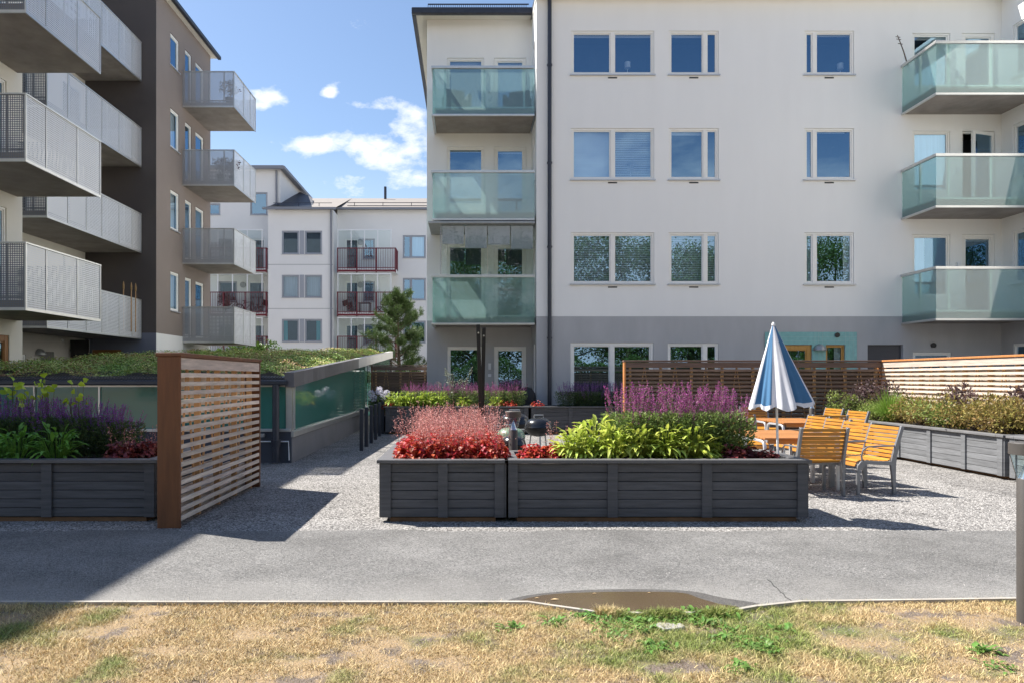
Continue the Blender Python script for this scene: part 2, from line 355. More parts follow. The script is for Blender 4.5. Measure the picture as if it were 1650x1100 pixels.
CLBL = M('umbrella_blue', (.05, .155, .30), .8, var=.06, vs=7)
CLWH = M('umbrella_white', (.72, .72, .76), .8, var=.04, vs=7)

# foliage
def LF(name, c, isl=.3, c2=None, tr=.3, rough=.5, vs=6): return M(name, c, rough, island=isl, col2=c2, vs=vs, trans=tr, spec=.35)
L_HOSTA = LF('hosta_leaf', (.40, .50, .06), .35, (.56, .60, .14))
L_HOSTG = LF('green_hosta_leaf', (.13, .30, .045), .22, (.18, .38, .05))
L_LIME = LF('lime_leaf', (.36, .50, .04), .2)
L_RED = LF('red_heuchera_leaf', (.36, .028, .022), .42, (.52, .06, .035))
L_WINE = LF('wine_heuchera_leaf', (.12, .025, .028), .4, (.24, .05, .05))
L_PINK = LF('pink_blossom', (.66, .30, .28), .3, (.72, .42, .38))
L_SAGE = LF('sage_leaf', (.15, .23, .06), .4, (.28, .35, .12))
L_DSAGE = LF('dark_sage_leaf', (.06, .11, .04), .3, (.11, .16, .06))
L_PURP = LF('purple_spike', (.33, .05, .27), .45, (.50, .14, .38))
L_DPURP = LF('dark_purple_spike', (.17, .07, .38), .4, (.32, .08, .38))
L_SHRUB = LF('spirea_leaf', (.24, .24, .05), .55, (.34, .21, .09), vs=2)
L_SHRUBG = LF('shrub_green_leaf', (.18, .26, .06), .35, (.28, .30, .08), vs=3)
L_DARKP = LF('plum_leaf', (.07, .045, .05), .4, (.16, .10, .10))
L_GRASS = LF('ornamental_grass', (.20, .32, .05), .3)
L_PINE = LF('pine_needle', (.055, .10, .03), .35, (.10, .15, .045), tr=.15)
L_TREE = LF('tree_leaf', (.07, .13, .025), .35, (.11, .19, .035), vs=2)
L_WHITE = LF('white_petal', (.72, .70, .78), .15)
L_STEM = M('green_stem', (.10, .13, .04), .7)
BARK = M('bark', (.10, .07, .05), .9, var=.3, vs=8, stretch=(3, 3, .6), bump=.6, bs=20)

Z3 = Vector((0, 0, 1))
def FR(o, u, n): return (Vector(o), Vector(u), Vector(n))

# ------------------------------------------------------------------ wall / window builders
def wall(name, Fr, a0, a1, h0, h1, holes, mat, parent, d=0.0, reveal=.16):
    A = sorted(set([a0, a1] + [x for h in holes for x in h[:2] if a0 < x < a1])); H = sorted(set([h0, h1] + [x for h in holes for x in h[2:4] if h0 < x < h1]))
    def inh(a, h): return any(q[0] - 1e-6 < a < q[1] + 1e-6 and q[2] - 1e-6 < h < q[3] + 1e-6 for q in holes)
    mb = MB()
    for i in range(len(A) - 1):
        for j in range(len(H) - 1):
            if not inh((A[i] + A[i + 1]) / 2, (H[j] + H[j + 1]) / 2): mb.fq(Fr, A[i], A[i + 1], d, H[j], H[j + 1])
    O, u, n = Fr
    P = lambda a, dd, h: O + u * a + n * dd + Z3 * h
    for q in holes:
        x0, x1, y0, y1 = max(q[0], a0), min(q[1], a1), max(q[2], h0), min(q[3], h1)
        if x1 <= x0 or y1 <= y0: continue
        D = d - reveal
        mb.quad(P(x0, d, y0), P(x0, D, y0), P(x0, D, y1), P(x0, d, y1)); mb.quad(P(x1, d, y0), P(x1, D, y0), P(x1, D, y1), P(x1, d, y1))
        if y0 > h0 + 1e-6 or q[2] >= h0: mb.quad(P(x0, d, y0), P(x0, D, y0), P(x1, D, y0), P(x1, d, y0))
        mb.quad(P(x0, d, y1), P(x0, D, y1), P(x1, D, y1), P(x1, d, y1))
    return mb.build(name, mat, parent, smooth=0)

def window(Fr, a0, a1, h0, h1, parent, mull=(), fm=None, sill=True, blind=None, d=-.022, name='window', fw=.055, room=.7, glassm=None, items=None, handle=False, roomm=None):
    """blind: list of (f0,f1,hfrac_from_top,mat) behind the panes"""
    fm = fm or FRAME; mb = MB(); t = .07
    mb.fb(Fr, a0 + .004, a0 + fw, d - t, d, h0 + .004, h1 - .004); mb.fb(Fr, a1 - fw, a1 - .004, d - t, d, h0 + .004, h1 - .004)
    mb.fb(Fr, a0 + fw, a1 - fw, d - t, d, h1 - fw, h1 - .004); mb.fb(Fr, a0 + fw, a1 - fw, d - t, d, h0 + .004, h0 + fw)
    edges = [a0 + fw] + [a0 + (a1 - a0) * f for f in mull] + [a1 - fw]
    for f in mull:
        c = a0 + (a1 - a0) * f; mb.fb(Fr, c - .05, c + .05, d - t, d + .002, h0 + fw, h1 - fw)
    for i in range(len(edges) - 1):                      # sash bars, set slightly back
        l = edges[i] + (.05 if i else 0); r = edges[i + 1] - (.05 if i < len(edges) - 2 else 0)
        s = .035
        mb.fb(Fr, l, l + s, d - t + .01, d - .02, h0 + fw, h1 - fw); mb.fb(Fr, r - s, r, d - t + .01, d - .02, h0 + fw, h1 - fw)
        mb.fb(Fr, l + s, r - s, d - t + .01, d - .02, h1 - fw - s, h1 - fw); mb.fb(Fr, l + s, r - s, d - t + .01, d - .02, h0 + fw, h0 + fw + s)
    w = mb.build(name, fm, parent, smooth=0, bevel=.004)
    g = MB()
    for i in range(len(edges) - 1): g.fq(Fr, edges[i] + .03, edges[i + 1] - .03, d - .045, h0 + fw + .02, h1 - fw - .02)
    g.build('pane', glassm or GLASSW, w, smooth=0)
    if sill:
        MB().fb(Fr, a0 - .035, a1 + .035, -.055, .06, h0 - .03, h0 + .002).build('sill', SILL, w, smooth=0)
    if blind:
        for (f0, f1, hf, bm) in blind:
            b = MB(); x0 = a0 + (a1 - a0) * f0 + .05; x1 = a0 + (a1 - a0) * f1 - .05; hb = h1 - .06 - (h1 - h0 - .1) * hf
            n = 24
            if bm == BLIND_D:
                z_ = h1 - .08
                while z_ > hb: b.fb(Fr, x0, x1, d - .14, d - .128, z_ - .036, z_); z_ -= .052
            else: b.fb(Fr, x0, x1, d - .142, d - .130, hb, h1 - .06)
            b.build('curtain' if bm in (CURT, TEALC) else 'blind', bm, w, smooth=0)
    rm = MB(); O, u, n = Fr; P = lambda a, dd, h: O + u * a + n * dd + Z3 * h
    b = -.17 - room; f = -.165
    x0, x1, y0, y1 = a0 + .002, a1 - .002, h0 + .002, h1 - .002
    rm.quad(P(x0, b, y0), P(x1, b, y0), P(x1, b, y1), P(x0, b, y1))
    for q in ((x0, x0, y0, y1), (x1, x1, y0, y1)): rm.quad(P(q[0], f, y0), P(q[0], b, y0), P(q[0], b, y1), P(q[0], f, y1))
    for hh in (y0, y1): rm.quad(P(x0, f, hh), P(x0, b, hh), P(x1, b, hh), P(x1, f, hh))
    rm.build('interior', roomm or ROOM, w, smooth=0)
    if handle:
        MB().fb(Fr, a0 + .05, a0 + .075, d, d + .05, (h0 + h1) / 2 - .1, (h0 + h1) / 2 + .1).build('handle', ALU, w)
    return w

def sheet_walls(name, boxes, mat, parent):
    mb = MB()
    for q in boxes: mb.quad(*q)
    return mb.build(name, mat, parent, smooth=0)

# =================================================================== GROUND
gm = ground_mat('gravel', [(.055, .052, .05), (.24, .228, .218), (.455, .437, .415)], 1.5, 1.0, 120, 62)
am = ground_mat('asphalt', [(.11, .108, .106), (.225, .22, .212), (.32, .31, .298)], 1.1, .9, 150, 120, dust=((.36, .345, .325), 4.9, 5.9))
gb = MB(); gb.quad((-500, -500, 0), (500, -500, 0), (500, 900, 0), (-500, 900, 0)); tag(gb.build('ground', gm, None, 0), kind='structure')
kerb_px = [(-900, 973), (0, 973), (500, 973), (850, 973), (890, 979), (960, 989), (1060, 992), (1165, 989), (1215, 980), (1290, 972), (1450, 970), (1650, 967), (2600, 965)]
K = [G(*p) for p in kerb_px]; K[0].x = -40; K[-1].x = 40
GY = F * EYE / (855 - VY)
random.seed(4)
edge = [Vector((40 - i * .25, GY + random.uniform(-.035, .035) + .04 * math.sin(i * .7), 0)) for i in range(321)]
ap = MB(); pts = K + edge; ap.quad(*[p + Z3 * .004 for p in pts]); tag(ap.build('path', am, None, 0), kind='structure')
lawn_m = bpy.data.materials.new('dry_turf'); lawn_m.use_nodes = True
def turf_colour(t, base, isl):
    N = t.nodes; L = t.links; tc = N.new('ShaderNodeTexCoord')
    nz = N.new('ShaderNodeTexNoise'); nz.inputs['Scale'].default_value = 2.3; nz.inputs['Detail'].default_value = 6; L.new(tc.outputs['Object'], nz.inputs['Vector'])
    dn = N.new('ShaderNodeVectorMath'); dn.operation = 'DISTANCE'; L.new(tc.outputs['Object'], dn.inputs[0]); dn.inputs[1].default_value = (1.45, 4.25, 0)
    d2 = N.new('ShaderNodeVectorMath'); d2.operation = 'DISTANCE'; L.new(tc.outputs['Object'], d2.inputs[0]); d2.inputs[1].default_value = (-2.9, 4.2, 0)
    g = mth('ADD', nz.outputs['Fac'], mth('MULTIPLY', mth('EXPONENT', mth('MULTIPLY', mth('POWER', dn.outputs['Value'], 2.0, tree=t), -1.1, tree=t), tree=t), .26, tree=t), tree=t)
    g = mth('ADD', g, mth('MULTIPLY', mth('EXPONENT', mth('MULTIPLY', mth('POWER', d2.outputs['Value'], 2.0, tree=t), -2.5, tree=t), tree=t), .1, tree=t), tree=t)
    mr = N.new('ShaderNodeMapRange'); mr.inputs['From Min'].default_value = .54; mr.inputs['From Max'].default_value = .74; L.new(g, mr.inputs[0])
    f = mr.outputs[0]
    if isl:
        ge = N.new('ShaderNodeNewGeometry'); f = mth('ADD', f, mth('MULTIPLY', mth('SUBTRACT', ge.outputs['Random Per Island'], .62, tree=t), .7, tree=t), tree=t)
        f = mth('MAXIMUM', mth('MINIMUM', f, 1.0, tree=t), 0.0, tree=t)
    mx = N.new('ShaderNodeMixRGB'); L.new(f, mx.inputs[0]); mx.inputs[1].default_value = (*base[0], 1); mx.inputs[2].default_value = (*base[1], 1)
    return mx.outputs[0], tc
t_ = lawn_m.node_tree; cc, tc_ = turf_colour(t_, ((.30, .21, .115), (.12, .13, .045)), False)
n_ = t_.nodes.new('ShaderNodeTexNoise'); n_.inputs['Scale'].default_value = 5; n_.inputs['Detail'].default_value = 8; t_.links.new(tc_.outputs['Object'], n_.inputs['Vector'])
r_ = t_.nodes.new('ShaderNodeMapRange'); r_.inputs['From Min'].default_value = .54; r_.inputs['From Max'].default_value = .62; t_.links.new(n_.outputs['Fac'], r_.inputs[0])
x_ = t_.nodes.new('ShaderNodeMixRGB'); t_.links.new(r_.outputs[0], x_.inputs[0]); t_.links.new(cc, x_.inputs[1]); x_.inputs[2].default_value = (.15, .115, .09, 1)
t_.links.new(x_.outputs[0], t_.nodes['Principled BSDF'].inputs['Base Color']); t_.nodes['Principled BSDF'].inputs['Roughness'].default_value = .95
b_ = t_.nodes.new('ShaderNodeBump'); b_.inputs['Strength'].default_value = .8; b_.inputs['Distance'].default_value = .02
v_ = t_.nodes.new('ShaderNodeTexNoise'); v_.inputs['Scale'].default_value = 90; t_.links.new(tc_.outputs['Object'], v_.inputs['Vector']); t_.links.new(v_.outputs['Fac'], b_.inputs['Height']); t_.links.new(b_.outputs[0], t_.nodes['Principled BSDF'].inputs['Normal'])
lp = MB(); lp.quad(*([p + Z3 * .004 + Vector((0, -.03, 0)) for p in K] + [Vector((40, -60, .004)), Vector((-40, -60, .004))])); tag(lp.build('lawn', lawn_m, None, 0), kind='structure')
kb = MB()
kp = []
for i in range(len(K) - 1):
    n = 6 if 2 < i < 9 else 1
    for j in range(n): kp.append(K[i].lerp(K[i + 1], j / n))
kp.append(K[-1])
kb.ribbon([p + Vector((0, -.015, .008)) for p in kp], (0, 0, 1), .036, .028)
tag(kb.build('kerb', M('edging_strip', (.36, .33, .29), .8, var=.2, vs=6), None), kind='structure')
# puddle
pud = M('muddy_water', (.085, .06, .038), .2, spec=.22, var=.1, vs=3)
damp = ground_mat('damp_asphalt', [(.06, .058, .055), (.10, .095, .09), (.15, .14, .13)], .9, .4, 200, 170, rough=.6)
def smooth_poly(px, z, up=4):
    P = [G(*p) for p in px]; out = []; n = len(P)
    for i in range(n):
        p0, p1, p2, p3 = P[(i - 1) % n], P[i], P[(i + 1) % n], P[(i + 2) % n]
        for j in range(up):
            t = j / up; out.append(.5 * ((2 * p1) + (p2 - p0) * t + (2 * p0 - 5 * p1 + 4 * p2 - p3) * t * t + (3 * p1 - p0 - 3 * p2 + p3) * t ** 3) + Z3 * z)
    return out
MB().quad(*smooth_poly([(812, 972), (850, 960), (930, 952), (1020, 950), (1110, 953), (1165, 964), (1225, 974), (1200, 982), (1165, 987), (1060, 990), (960, 987), (890, 977), (855, 973)], .008)).build('damp_patch', damp, None, 0)
tag(bpy.data.objects['damp_patch'], kind='structure')
MB().quad(*smooth_poly([(836, 970), (880, 960), (950, 956), (1040, 955), (1100, 957), (1128, 966), (1160, 975), (1190, 980), (1165, 986), (1060, 989.5), (960, 986.5), (890, 976), (860, 972)], .012)).build('puddle', pud, None, 0)
tag(bpy.data.objects['puddle'], kind='structure')
# crack in the asphalt
cp = [G(*p) + Z3 * .0055 for p in ((1236, 934), (1243, 938), (1247, 945), (1252, 947), (1258, 955), (1262, 956), (1266, 963), (1273, 966), (1277, 971))]
MB().ribbon(cp, (0, 0, 1), .002, .0045).build('path_crack', BLACKM, None, 0); tag(bpy.data.objects['path_crack'], kind='structure')

# grass blades (stuff)
def vnoise(x, y):
    g = np.random.default_rng(91).random((256, 256)); out = 0; amp = .5
    for o_, f in enumerate((2.6, 5.7, 12.1, 26.3)):
        u = x * f + 50.3 + o_ * 17; v = y * f * 1.5 + 80.7; iu = np.floor(u).astype(int); iv = np.floor(v).astype(int); fu = u - iu; fv = v - iv; fu = fu * fu * (3 - 2 * fu); fv = fv * fv * (3 - 2 * fv)
        q = lambda a, b: g[a % 256, b % 256]
        out = out + amp * ((q(iu, iv) * (1 - fu) + q(iu + 1, iv) * fu) * (1 - fv) + (q(iu, iv + 1) * (1 - fu) + q(iu + 1, iv + 1) * fu) * fv); amp *= .55
    return out / (.5 + .275 + .151 + .083)
rng = np.random.default_rng(3)
def grass(n, x0, x1, y0, y1, hmin, hmax, seed, clump=None):
    r = np.random.default_rng(seed); x = r.uniform(x0, x1, n); y = r.uniform(y0, y1, n)
    ky = np.interp(x, [k.x for k in K], [k.y for k in K]); keep = y < ky - .035
    bare = vnoise(x, y); keep &= (r.random(n) > np.clip((bare - .50) * 6.0, 0.0, .93)); keep &= r.random(n) > .12
    x = x[keep]; y = y[keep]; n = len(x)
    gr = np.exp(-1.1 * ((x - 1.45) ** 2 + (y - 4.25) ** 2)) + np.exp(-2.5 * ((x + 2.9) ** 2 + (y - 4.2) ** 2))
    h = r.uniform(hmin, hmax, n) * (1 + .8 * gr); a = r.uniform(0, 6.28, n); w = r.uniform(.0008, .0019, n); ln = r.normal(0, 1.0, (n, 2)) * h[:, None]
    B = np.stack([x, y, np.full(n, .004)], 1); sd = np.stack([np.cos(a), np.sin(a), np.zeros(n)], 1) * w[:, None]
    mid = B + np.stack([ln[:, 0] * .35, ln[:, 1] * .35, h * .6], 1); T = B + np.stack([ln[:, 0], ln[:, 1], h], 1)
    V = np.stack([B - sd, B + sd, mid + sd * .7, mid - sd * .7, T], 1).reshape(-1, 3); i = np.arange(n)[:, None] * 5
    return V, i + np.array([0, 1, 2, 3]), i + np.array([3, 2, 4])
gmat = bpy.data.materials.new('grass_blades'); gmat.use_nodes = True
c2, _ = turf_colour(gmat.node_tree, ((.66, .50, .26), (.24, .31, .06)), True)
gn = gmat.node_tree.nodes; ge_ = gn.new('ShaderNodeNewGeometry'); hv = gn.new('ShaderNodeHueSaturation'); gmat.node_tree.links.new(c2, hv.inputs['Color'])
gmat.node_tree.links.new(mth('ADD', mth('MULTIPLY', mth('FRACT', mth('MULTIPLY', ge_.outputs['Random Per Island'], 53.7, tree=gmat.node_tree), tree=gmat.node_tree), 1.0, tree=gmat.node_tree), .38, tree=gmat.node_tree), hv.inputs['Value'])
gmat.node_tree.links.new(hv.outputs[0], gmat.node_tree.nodes['Principled BSDF'].inputs['Base Color']); gmat.node_tree.nodes['Principled BSDF'].inputs['Roughness'].default_value = .7
V, q, tr_ = grass(300000, -3.6, 4.0, 3.1, 4.8, .006, .022, 5)
rg = np.random.default_rng(77); ng = 12000
xg = rg.uniform(.80, 1.75, ng); xg[9000:] = rg.uniform(-3.4, 3.9, ng - 9000); yg = np.interp(xg, [k.x for k in K], [k.y for k in K]) - .035 + rg.normal(0, .028, ng)
hg = rg.uniform(.014, .065, ng) * (.4 + .6 * np.abs(np.sin(xg * 9))); hg[9000:] *= .55; ag = rg.uniform(0, 6.28, ng); sg_ = np.stack([np.cos(ag), np.sin(ag), np.zeros(ng)], 1) * .0022; lg = rg.normal(0, .5, (ng, 2)) * hg[:, None]
Bg = np.stack([xg, yg, np.full(ng, .004)], 1); mg = Bg + np.stack([lg[:, 0] * .35, lg[:, 1] * .35, hg * .6], 1); Tg = Bg + np.stack([lg[:, 0], lg[:, 1], hg], 1)
Vg = np.stack([Bg - sg_, Bg + sg_, mg + sg_ * .7, mg - sg_ * .7, Tg], 1).reshape(-1, 3); ig = np.arange(ng)[:, None] * 5 + len(V)
V = np.concatenate([V, Vg]); q = np.concatenate([q, ig + np.array([0, 1, 2, 3])]); tr_ = np.concatenate([tr_, ig + np.array([3, 2, 4])])
o = np_build('lawn_grass', V, [q, tr_], gmat); tag(o, 'short dry straw coloured grass with green patches along the kerb', 'grass', kind='stuff')
# loose pebbles along the edge of the gravel
def pebbles(n, x0, x1, y0, y1, smin, smax, seed):
    r = np.random.default_rng(seed); c = np.stack([r.uniform(x0, x1, n), r.uniform(y0, y1, n), np.zeros(n)], 1); s = r.uniform(smin, smax, (n, 3)); s[:, 2] *= .7
    base = np.array([[1, 0, 0], [.3, .95, 0], [-.8, .6, 0], [-.8, -.6, 0], [.3, -.95, 0], [.1, .1, 1.]]); a = r.uniform(0, 6.28, n)
    ca, sa = np.cos(a)[:, None], np.sin(a)[:, None]
    bx = base[None, :, 0] * s[:, 0:1]; by = base[None, :, 1] * s[:, 1:2]; bz = base[None, :, 2] * s[:, 2:3]
    V = np.stack([bx * ca - by * sa, bx * sa + by * ca, bz], 2) + c[:, None, :]
    i = np.arange(n)[:, None] * 6; fs = np.concatenate([i + np.array([k, (k + 1) % 5, 5]) for k in range(5)])
    return V.reshape(-1, 3), fs
Vp, fp = pebbles(60000, -6.5, 6.8, 6.98, 11.5, .004, .010, 8)
Vl, fl_l = pebbles(26000, -3.3, 3.6, 3.2, 4.74, .0016, .0042, 10)
cxy = Vl.reshape(-1, 6, 3).mean(1); kk = (vnoise(cxy[:, 0], cxy[:, 1]) > .50) & (cxy[:, 1] < np.interp(cxy[:, 0], [k.x for k in K], [k.y for k in K]) - .05)
Vl = Vl.reshape(-1, 6, 3)[kk].reshape(-1, 3); nl = kk.sum(); fl_l = np.concatenate([np.arange(nl)[:, None] * 6 + np.array([k, (k + 1) % 5, 5]) for k in range(5)])
tag(np_build('lawn_pebbles', Vl + np.array([0, 0, .004]), [fl_l], M('soil_crumb', (.22, .19, .17), .9, island=.7)), 'small pebbles and soil crumbs in the bare patches of the lawn', 'pebbles', kind='stuff')
Vq, fq = pebbles(1600, -3, 4, 5.0, 7.1, .002, .006, 9)
o = np_build('gravel_stones', np.concatenate([Vp, Vq + np.array([0, 0, .004])]), [fp, fq + len(Vp)], M('stone_chip', (.33, .315, .30), .85, island=.5)); tag(o, 'loose grey gravel chips scattered over the courtyard surface', 'gravel', kind='stuff')

# =================================================================== MAIN WHITE BUILDING (right)
YF = 20.5; YB = 22.1
def mx_(px): return (px - VX) * YF / F
def mh_(py): return EYE + (VY - py) * YF / F
def bx_(px): return (px - VX) * YB / F
FL = [0, 3.04, 6.04, 9.04]
main = thing('apartment_building', (8, YF, 0), 'white rendered four storey apartment building with grey ground floor and teal glass balconies', 'building')
FM = FR((0, YF, 0), (1, 0, 0), (0, -1, 0)); FB = FR((0, YB, 0), (1, 0, 0), (0, -1, 0))
rows = [(mh_(121), mh_(50)), (mh_(290), mh_(207)), (mh_(458), mh_(375))]
W1 = (mx_(920), mx_(1054)); W2 = (mx_(1077.5), mx_(1158)); W3 = (mx_(1296), mx_(1376))
BW = (mx_(1470), mx_(1531)); BD = (mx_(1550), mx_(1603))
X0 = 1.95; X1 = 15.3
holes_up = []
for lo, hi in rows: holes_up += [(*W1, lo, hi), (*W2, lo, hi), (*W3, lo, hi)]
hd = [11.38, 8.57, 5.6]; fl = [9.26, 6.26, 3.26]
for k in range(3): holes_up += [(*BW, fl[k] + .55, hd[k]), (*BD, fl[k], hd[k])]
wall('upper_wall', FM, X0, X1, 3.25, 12.35, holes_up, WHITE, main)
G1 = (mx_(919), mx_(1053), .12, 2.5); G2 = (mx_(1076), mx_(1158), .95, 2.48)
GD = (mx_(1258), mx_(1308), .05, 2.44); GS = (mx_(1330), mx_(1361), .3, 2.44); GG = (mx_(1398), mx_(1455), .05, 2.44); GW = (mx_(1471), mx_(1533), 1.0, 2.23)
wall('lower_wall', FM, X0, X1, 0, 3.25, [G1, G2, GD, GS, GG, GW], GREYR, main)
wall('tile_panel', FM, mx_(1232), mx_(1380), .02, mh_(535), [GD, GS], TILE, main, d=.025, reveal=.03)
tj = MB()
for i in range(1, 24): tj.fb(FM, mx_(1232) + i * .11, mx_(1232) + i * .11 + .004, .0255, .027, .02, mh_(535))
for i in range(1, 25): tj.fb(FM, mx_(1232), mx_(1380), .0258, .0275, .02 + i * .11, .024 + i * .11)
# tile joints skip the openings
tj2 = MB()
for k in range(0, len(tj.v), 8):
    vs = tj.v[k:k + 8]; cx = sum(v[0] for v in vs) / 8; w_ = max(v[0] for v in vs) - min(v[0] for v in vs)
    if w_ < .02 and not (GD[0] - .01 < cx < GD[1] + .01 or GS[0] - .01 < cx < GS[1] + .01): tj2.add(vs, [(0, 2, 3, 1), (4, 5, 7, 6), (0, 1, 5, 4), (2, 6, 7, 3), (0, 4, 6, 2), (1, 3, 7, 5)])
    elif w_ > .02 and sum(v[2] for v in vs) / 8 > 2.46: tj2.add(vs, [(0, 2, 3, 1), (4, 5, 7, 6), (0, 1, 5, 4), (2, 6, 7, 3), (0, 4, 6, 2), (1, 3, 7, 5)])
tj2.build('tile_joint', M('grout', (.45, .55, .55), .9), main, 0)
# other shell walls, roof
sheet_walls('rear_wall', [
    ((X0, 34, 0), (-1.29, 34, 0), (-1.29, 34, 12.55), (X0, 34, 12.55)), ((X1 + 12, 34, 0), (X0, 34, 0), (X0, 34, 12.35), (X1 + 12, 34, 12.35)),
    ((-1.29, 34, 0), (-1.29, YB, 0), (-1.29, YB, 12.55), (-1.29, 34, 12.55))], WHITE, main)
retw = (YF + .45, YF + .95)
FRt = FR((X0, 0, 0), (0, -1, 0), (-1, 0, 0))
rh = [(-retw[1], -retw[0], hd[k] - 1.3, hd[k]) for k in range(3)]
wall('return_wall', FRt, -YB, -YF, 3.25, 12.55, rh, WHITE, main)
wall('return_wall_base', FRt, -YB, -YF, 0, 3.25, [(-retw[1], -retw[0], 1.0, 2.5)], GREYR, main)
for q in rh + [(-retw[1], -retw[0], 1.0, 2.5)]: window(FRt, *q, main, room=.5)
BWn = (bx_(720.5), bx_(780)); BDr = (bx_(796), bx_(848)); bh = [11.38, 8.63, 5.61]; bholes = []
for k in range(3): bholes += [(*BWn, fl[k] + .55, bh[k]), (*BDr, fl[k], bh[k])]
wall('bay_wall', FB, -1.29, X0, 3.25, 12.56, bholes, WHITE, main)
bg_ = [(*BWn, .35, 2.46), (*BDr, .1, 2.46)]
wall('bay_base_wall', FB, -1.29, X0, 0, 3.25, bg_, GREYR, main)
# ----- windows main
bl = BLIND
for k, (lo, hi) in enumerate(rows):
    b1 = [[(0, .5, .06, bl), (.5, 1, .06, bl)], [(0, .5, 1, bl), (.5, 1, 1, BLIND_D)], [(0, .5, 1, BLIND_D), (.5, 1, 1, BLIND_D)]][k]
    window(FM, *W1, lo, hi, main, mull=(.5,), blind=b1)
    b2 = [[(0, .73, .06, bl)], [(0, .73, .07, bl)], [(0, .73, 1, BLIND_D), (.73, 1, 1, BLIND_D)]][k]
    window(FM, *W2, lo, hi, main, mull=(.73,), blind=b2)
    b3 = [[(.2, 1, .04, bl)], [(0, .2, 1, CURT), (.2, .9, .03, bl)], [(0, .2, 1, bl), (.8, 1, 1, CURT)]][k]
    window(FM, *W3, lo, hi, main, mull=(.21,), blind=b3)
    window(FM, *BW, fl[k] + .55, hd[k], main, sill=False, blind=[[(0, 1, .05, bl)], [(0, 1, 1, CURT)], [(0, .45, 1, CURT)]][k])
    if k != 1: window(FM, *BD, fl[k], hd[k], main, sill=False, name='balcony_door', fw=.1, blind=[(0, 1, .05, bl)])
    for w in (W1, W2, W3): c = (w[0] + w[1]) / 2; MB().fb(FM, c - .13, c + .13, 0.002, .012, lo - .105, lo - .07).build('vent_slot', BLACKM, main, 0)
# the half open balcony door of the second floor
w = MB(); k = 1
w.fb(FM, BD[0] + .004, BD[0] + .06, -.12, -.05, fl[k], hd[k]); w.fb(FM, BD[1] - .06, BD[1] - .004, -.12, -.05, fl[k], hd[k]); w.fb(FM, BD[0] + .06, BD[1] - .06, -.12, -.05, hd[k] - .06, hd[k] - .004)
od = w.build('balcony_door', FRAME, main, 0)
Fo = FR((BD[1] - .06, YF - .02, 0), Vector((-1, -.3, 0)).normalized(), Vector((.3, -1, 0)).normalized())
w = MB(); wd = .8
for a in ((0, .09), (wd - .09, wd)): w.fb(Fo, a[0], a[1], -.03, .03, fl[k] + .01, hd[k] - .07)
w.fb(Fo, .09, wd - .09, -.03, .03, hd[k] - .16, hd[k] - .07); w.fb(Fo, .09, wd - .09, -.03, .03, fl[k] + .01, fl[k] + .3)
w.build('door_leaf', FRAME, od, 0); MB().fq(Fo, .08, wd - .08, 0, fl[k] + .28, hd[k] - .15).build('pane', GLASSW, od, 0)
MB().fb(FM, BD[0] + .01, BD[1] - .01, -.8, -.78, fl[k], hd[k]).build('interior', ROOM, od, 0)
window(FM, *G1, main, mull=(.5,), sill=False, fw=.08, blind=[(0, .5, 1, GLASSC if False else BLIND)] if False else None)
window(FM, *G2, main, mull=(.73,), blind=None)
window(FM, *GD, main, fm=WOODO, sill=False, fw=.13, name='entrance_door'); window(FM, *GS, main, fm=WOODO, sill=False, fw=.04, blind=[(.5, 1, 1, CURT)])
gd = MB(); gd.fb(FM, GG[0] + .004, GG[1] - .004, -.14, -.10, GG[2], GG[3] - .004)
g_ = gd.build('service_door', M('grey_door', (.06, .06, .072), .5, var=.08, vs=2), main, 0)
MB().fb(FM, GG[1] - .1, GG[1] - .07, -.10, -.04, 1.0, 1.15).build('handle', ALU, g_)
window(FM, *GW, main, blind=[(0, 1, .25, CURT)])
for k in range(3):
    window(FB, *BWn, fl[k] + .55, bh[k], main, sill=False, blind=[[(0, 1, .08, bl)], [(0, 1, .04, bl)], [(0, 1, .02, bl)]][k])
    window(FB, *BDr, fl[k], bh[k], main, sill=False, fw=.09, name='balcony_door', blind=[[(0, 1, 1, CURT)], [(0, 1, .05, bl)], [(0, 1, .04, bl)]][k])
window(FB, *bg_[0], main, sill=True, fw=.07); window(FB, *bg_[1], main, sill=False, fw=.1, name='patio_door')
# wing towards the camera on the right
FW = FR((X1, 0, 0), (0, -1, 0), (-1, 0, 0)); wy = (-20.06, -18.9)
wh = [(*wy, hd[k] - 1.5, hd[k]) for k in range(3)]
wall('wing_wall', FW, -YF, -13.0, 3.25, 12.35, wh, WHITE, main); wall('wing_base_wall', FW, -YF, -13.0, 0, 3.25, [(*wy, 1.0, 2.45)], GREYR, main)
for q in wh + [(*wy, 1.0, 2.45)]: window(FW, *q, main, room=.5)
sheet_walls('wing_end_wall', [((X1, 13, 0), (X1 + 12, 13, 0), (X1 + 12, 13, 12.35), (X1, 13, 12.35)), ((X1 + 12, 13, 0), (X1 + 12, 34, 0), (X1 + 12, 34, 12.35), (X1 + 12, 13, 12.35))], WHITE, main)
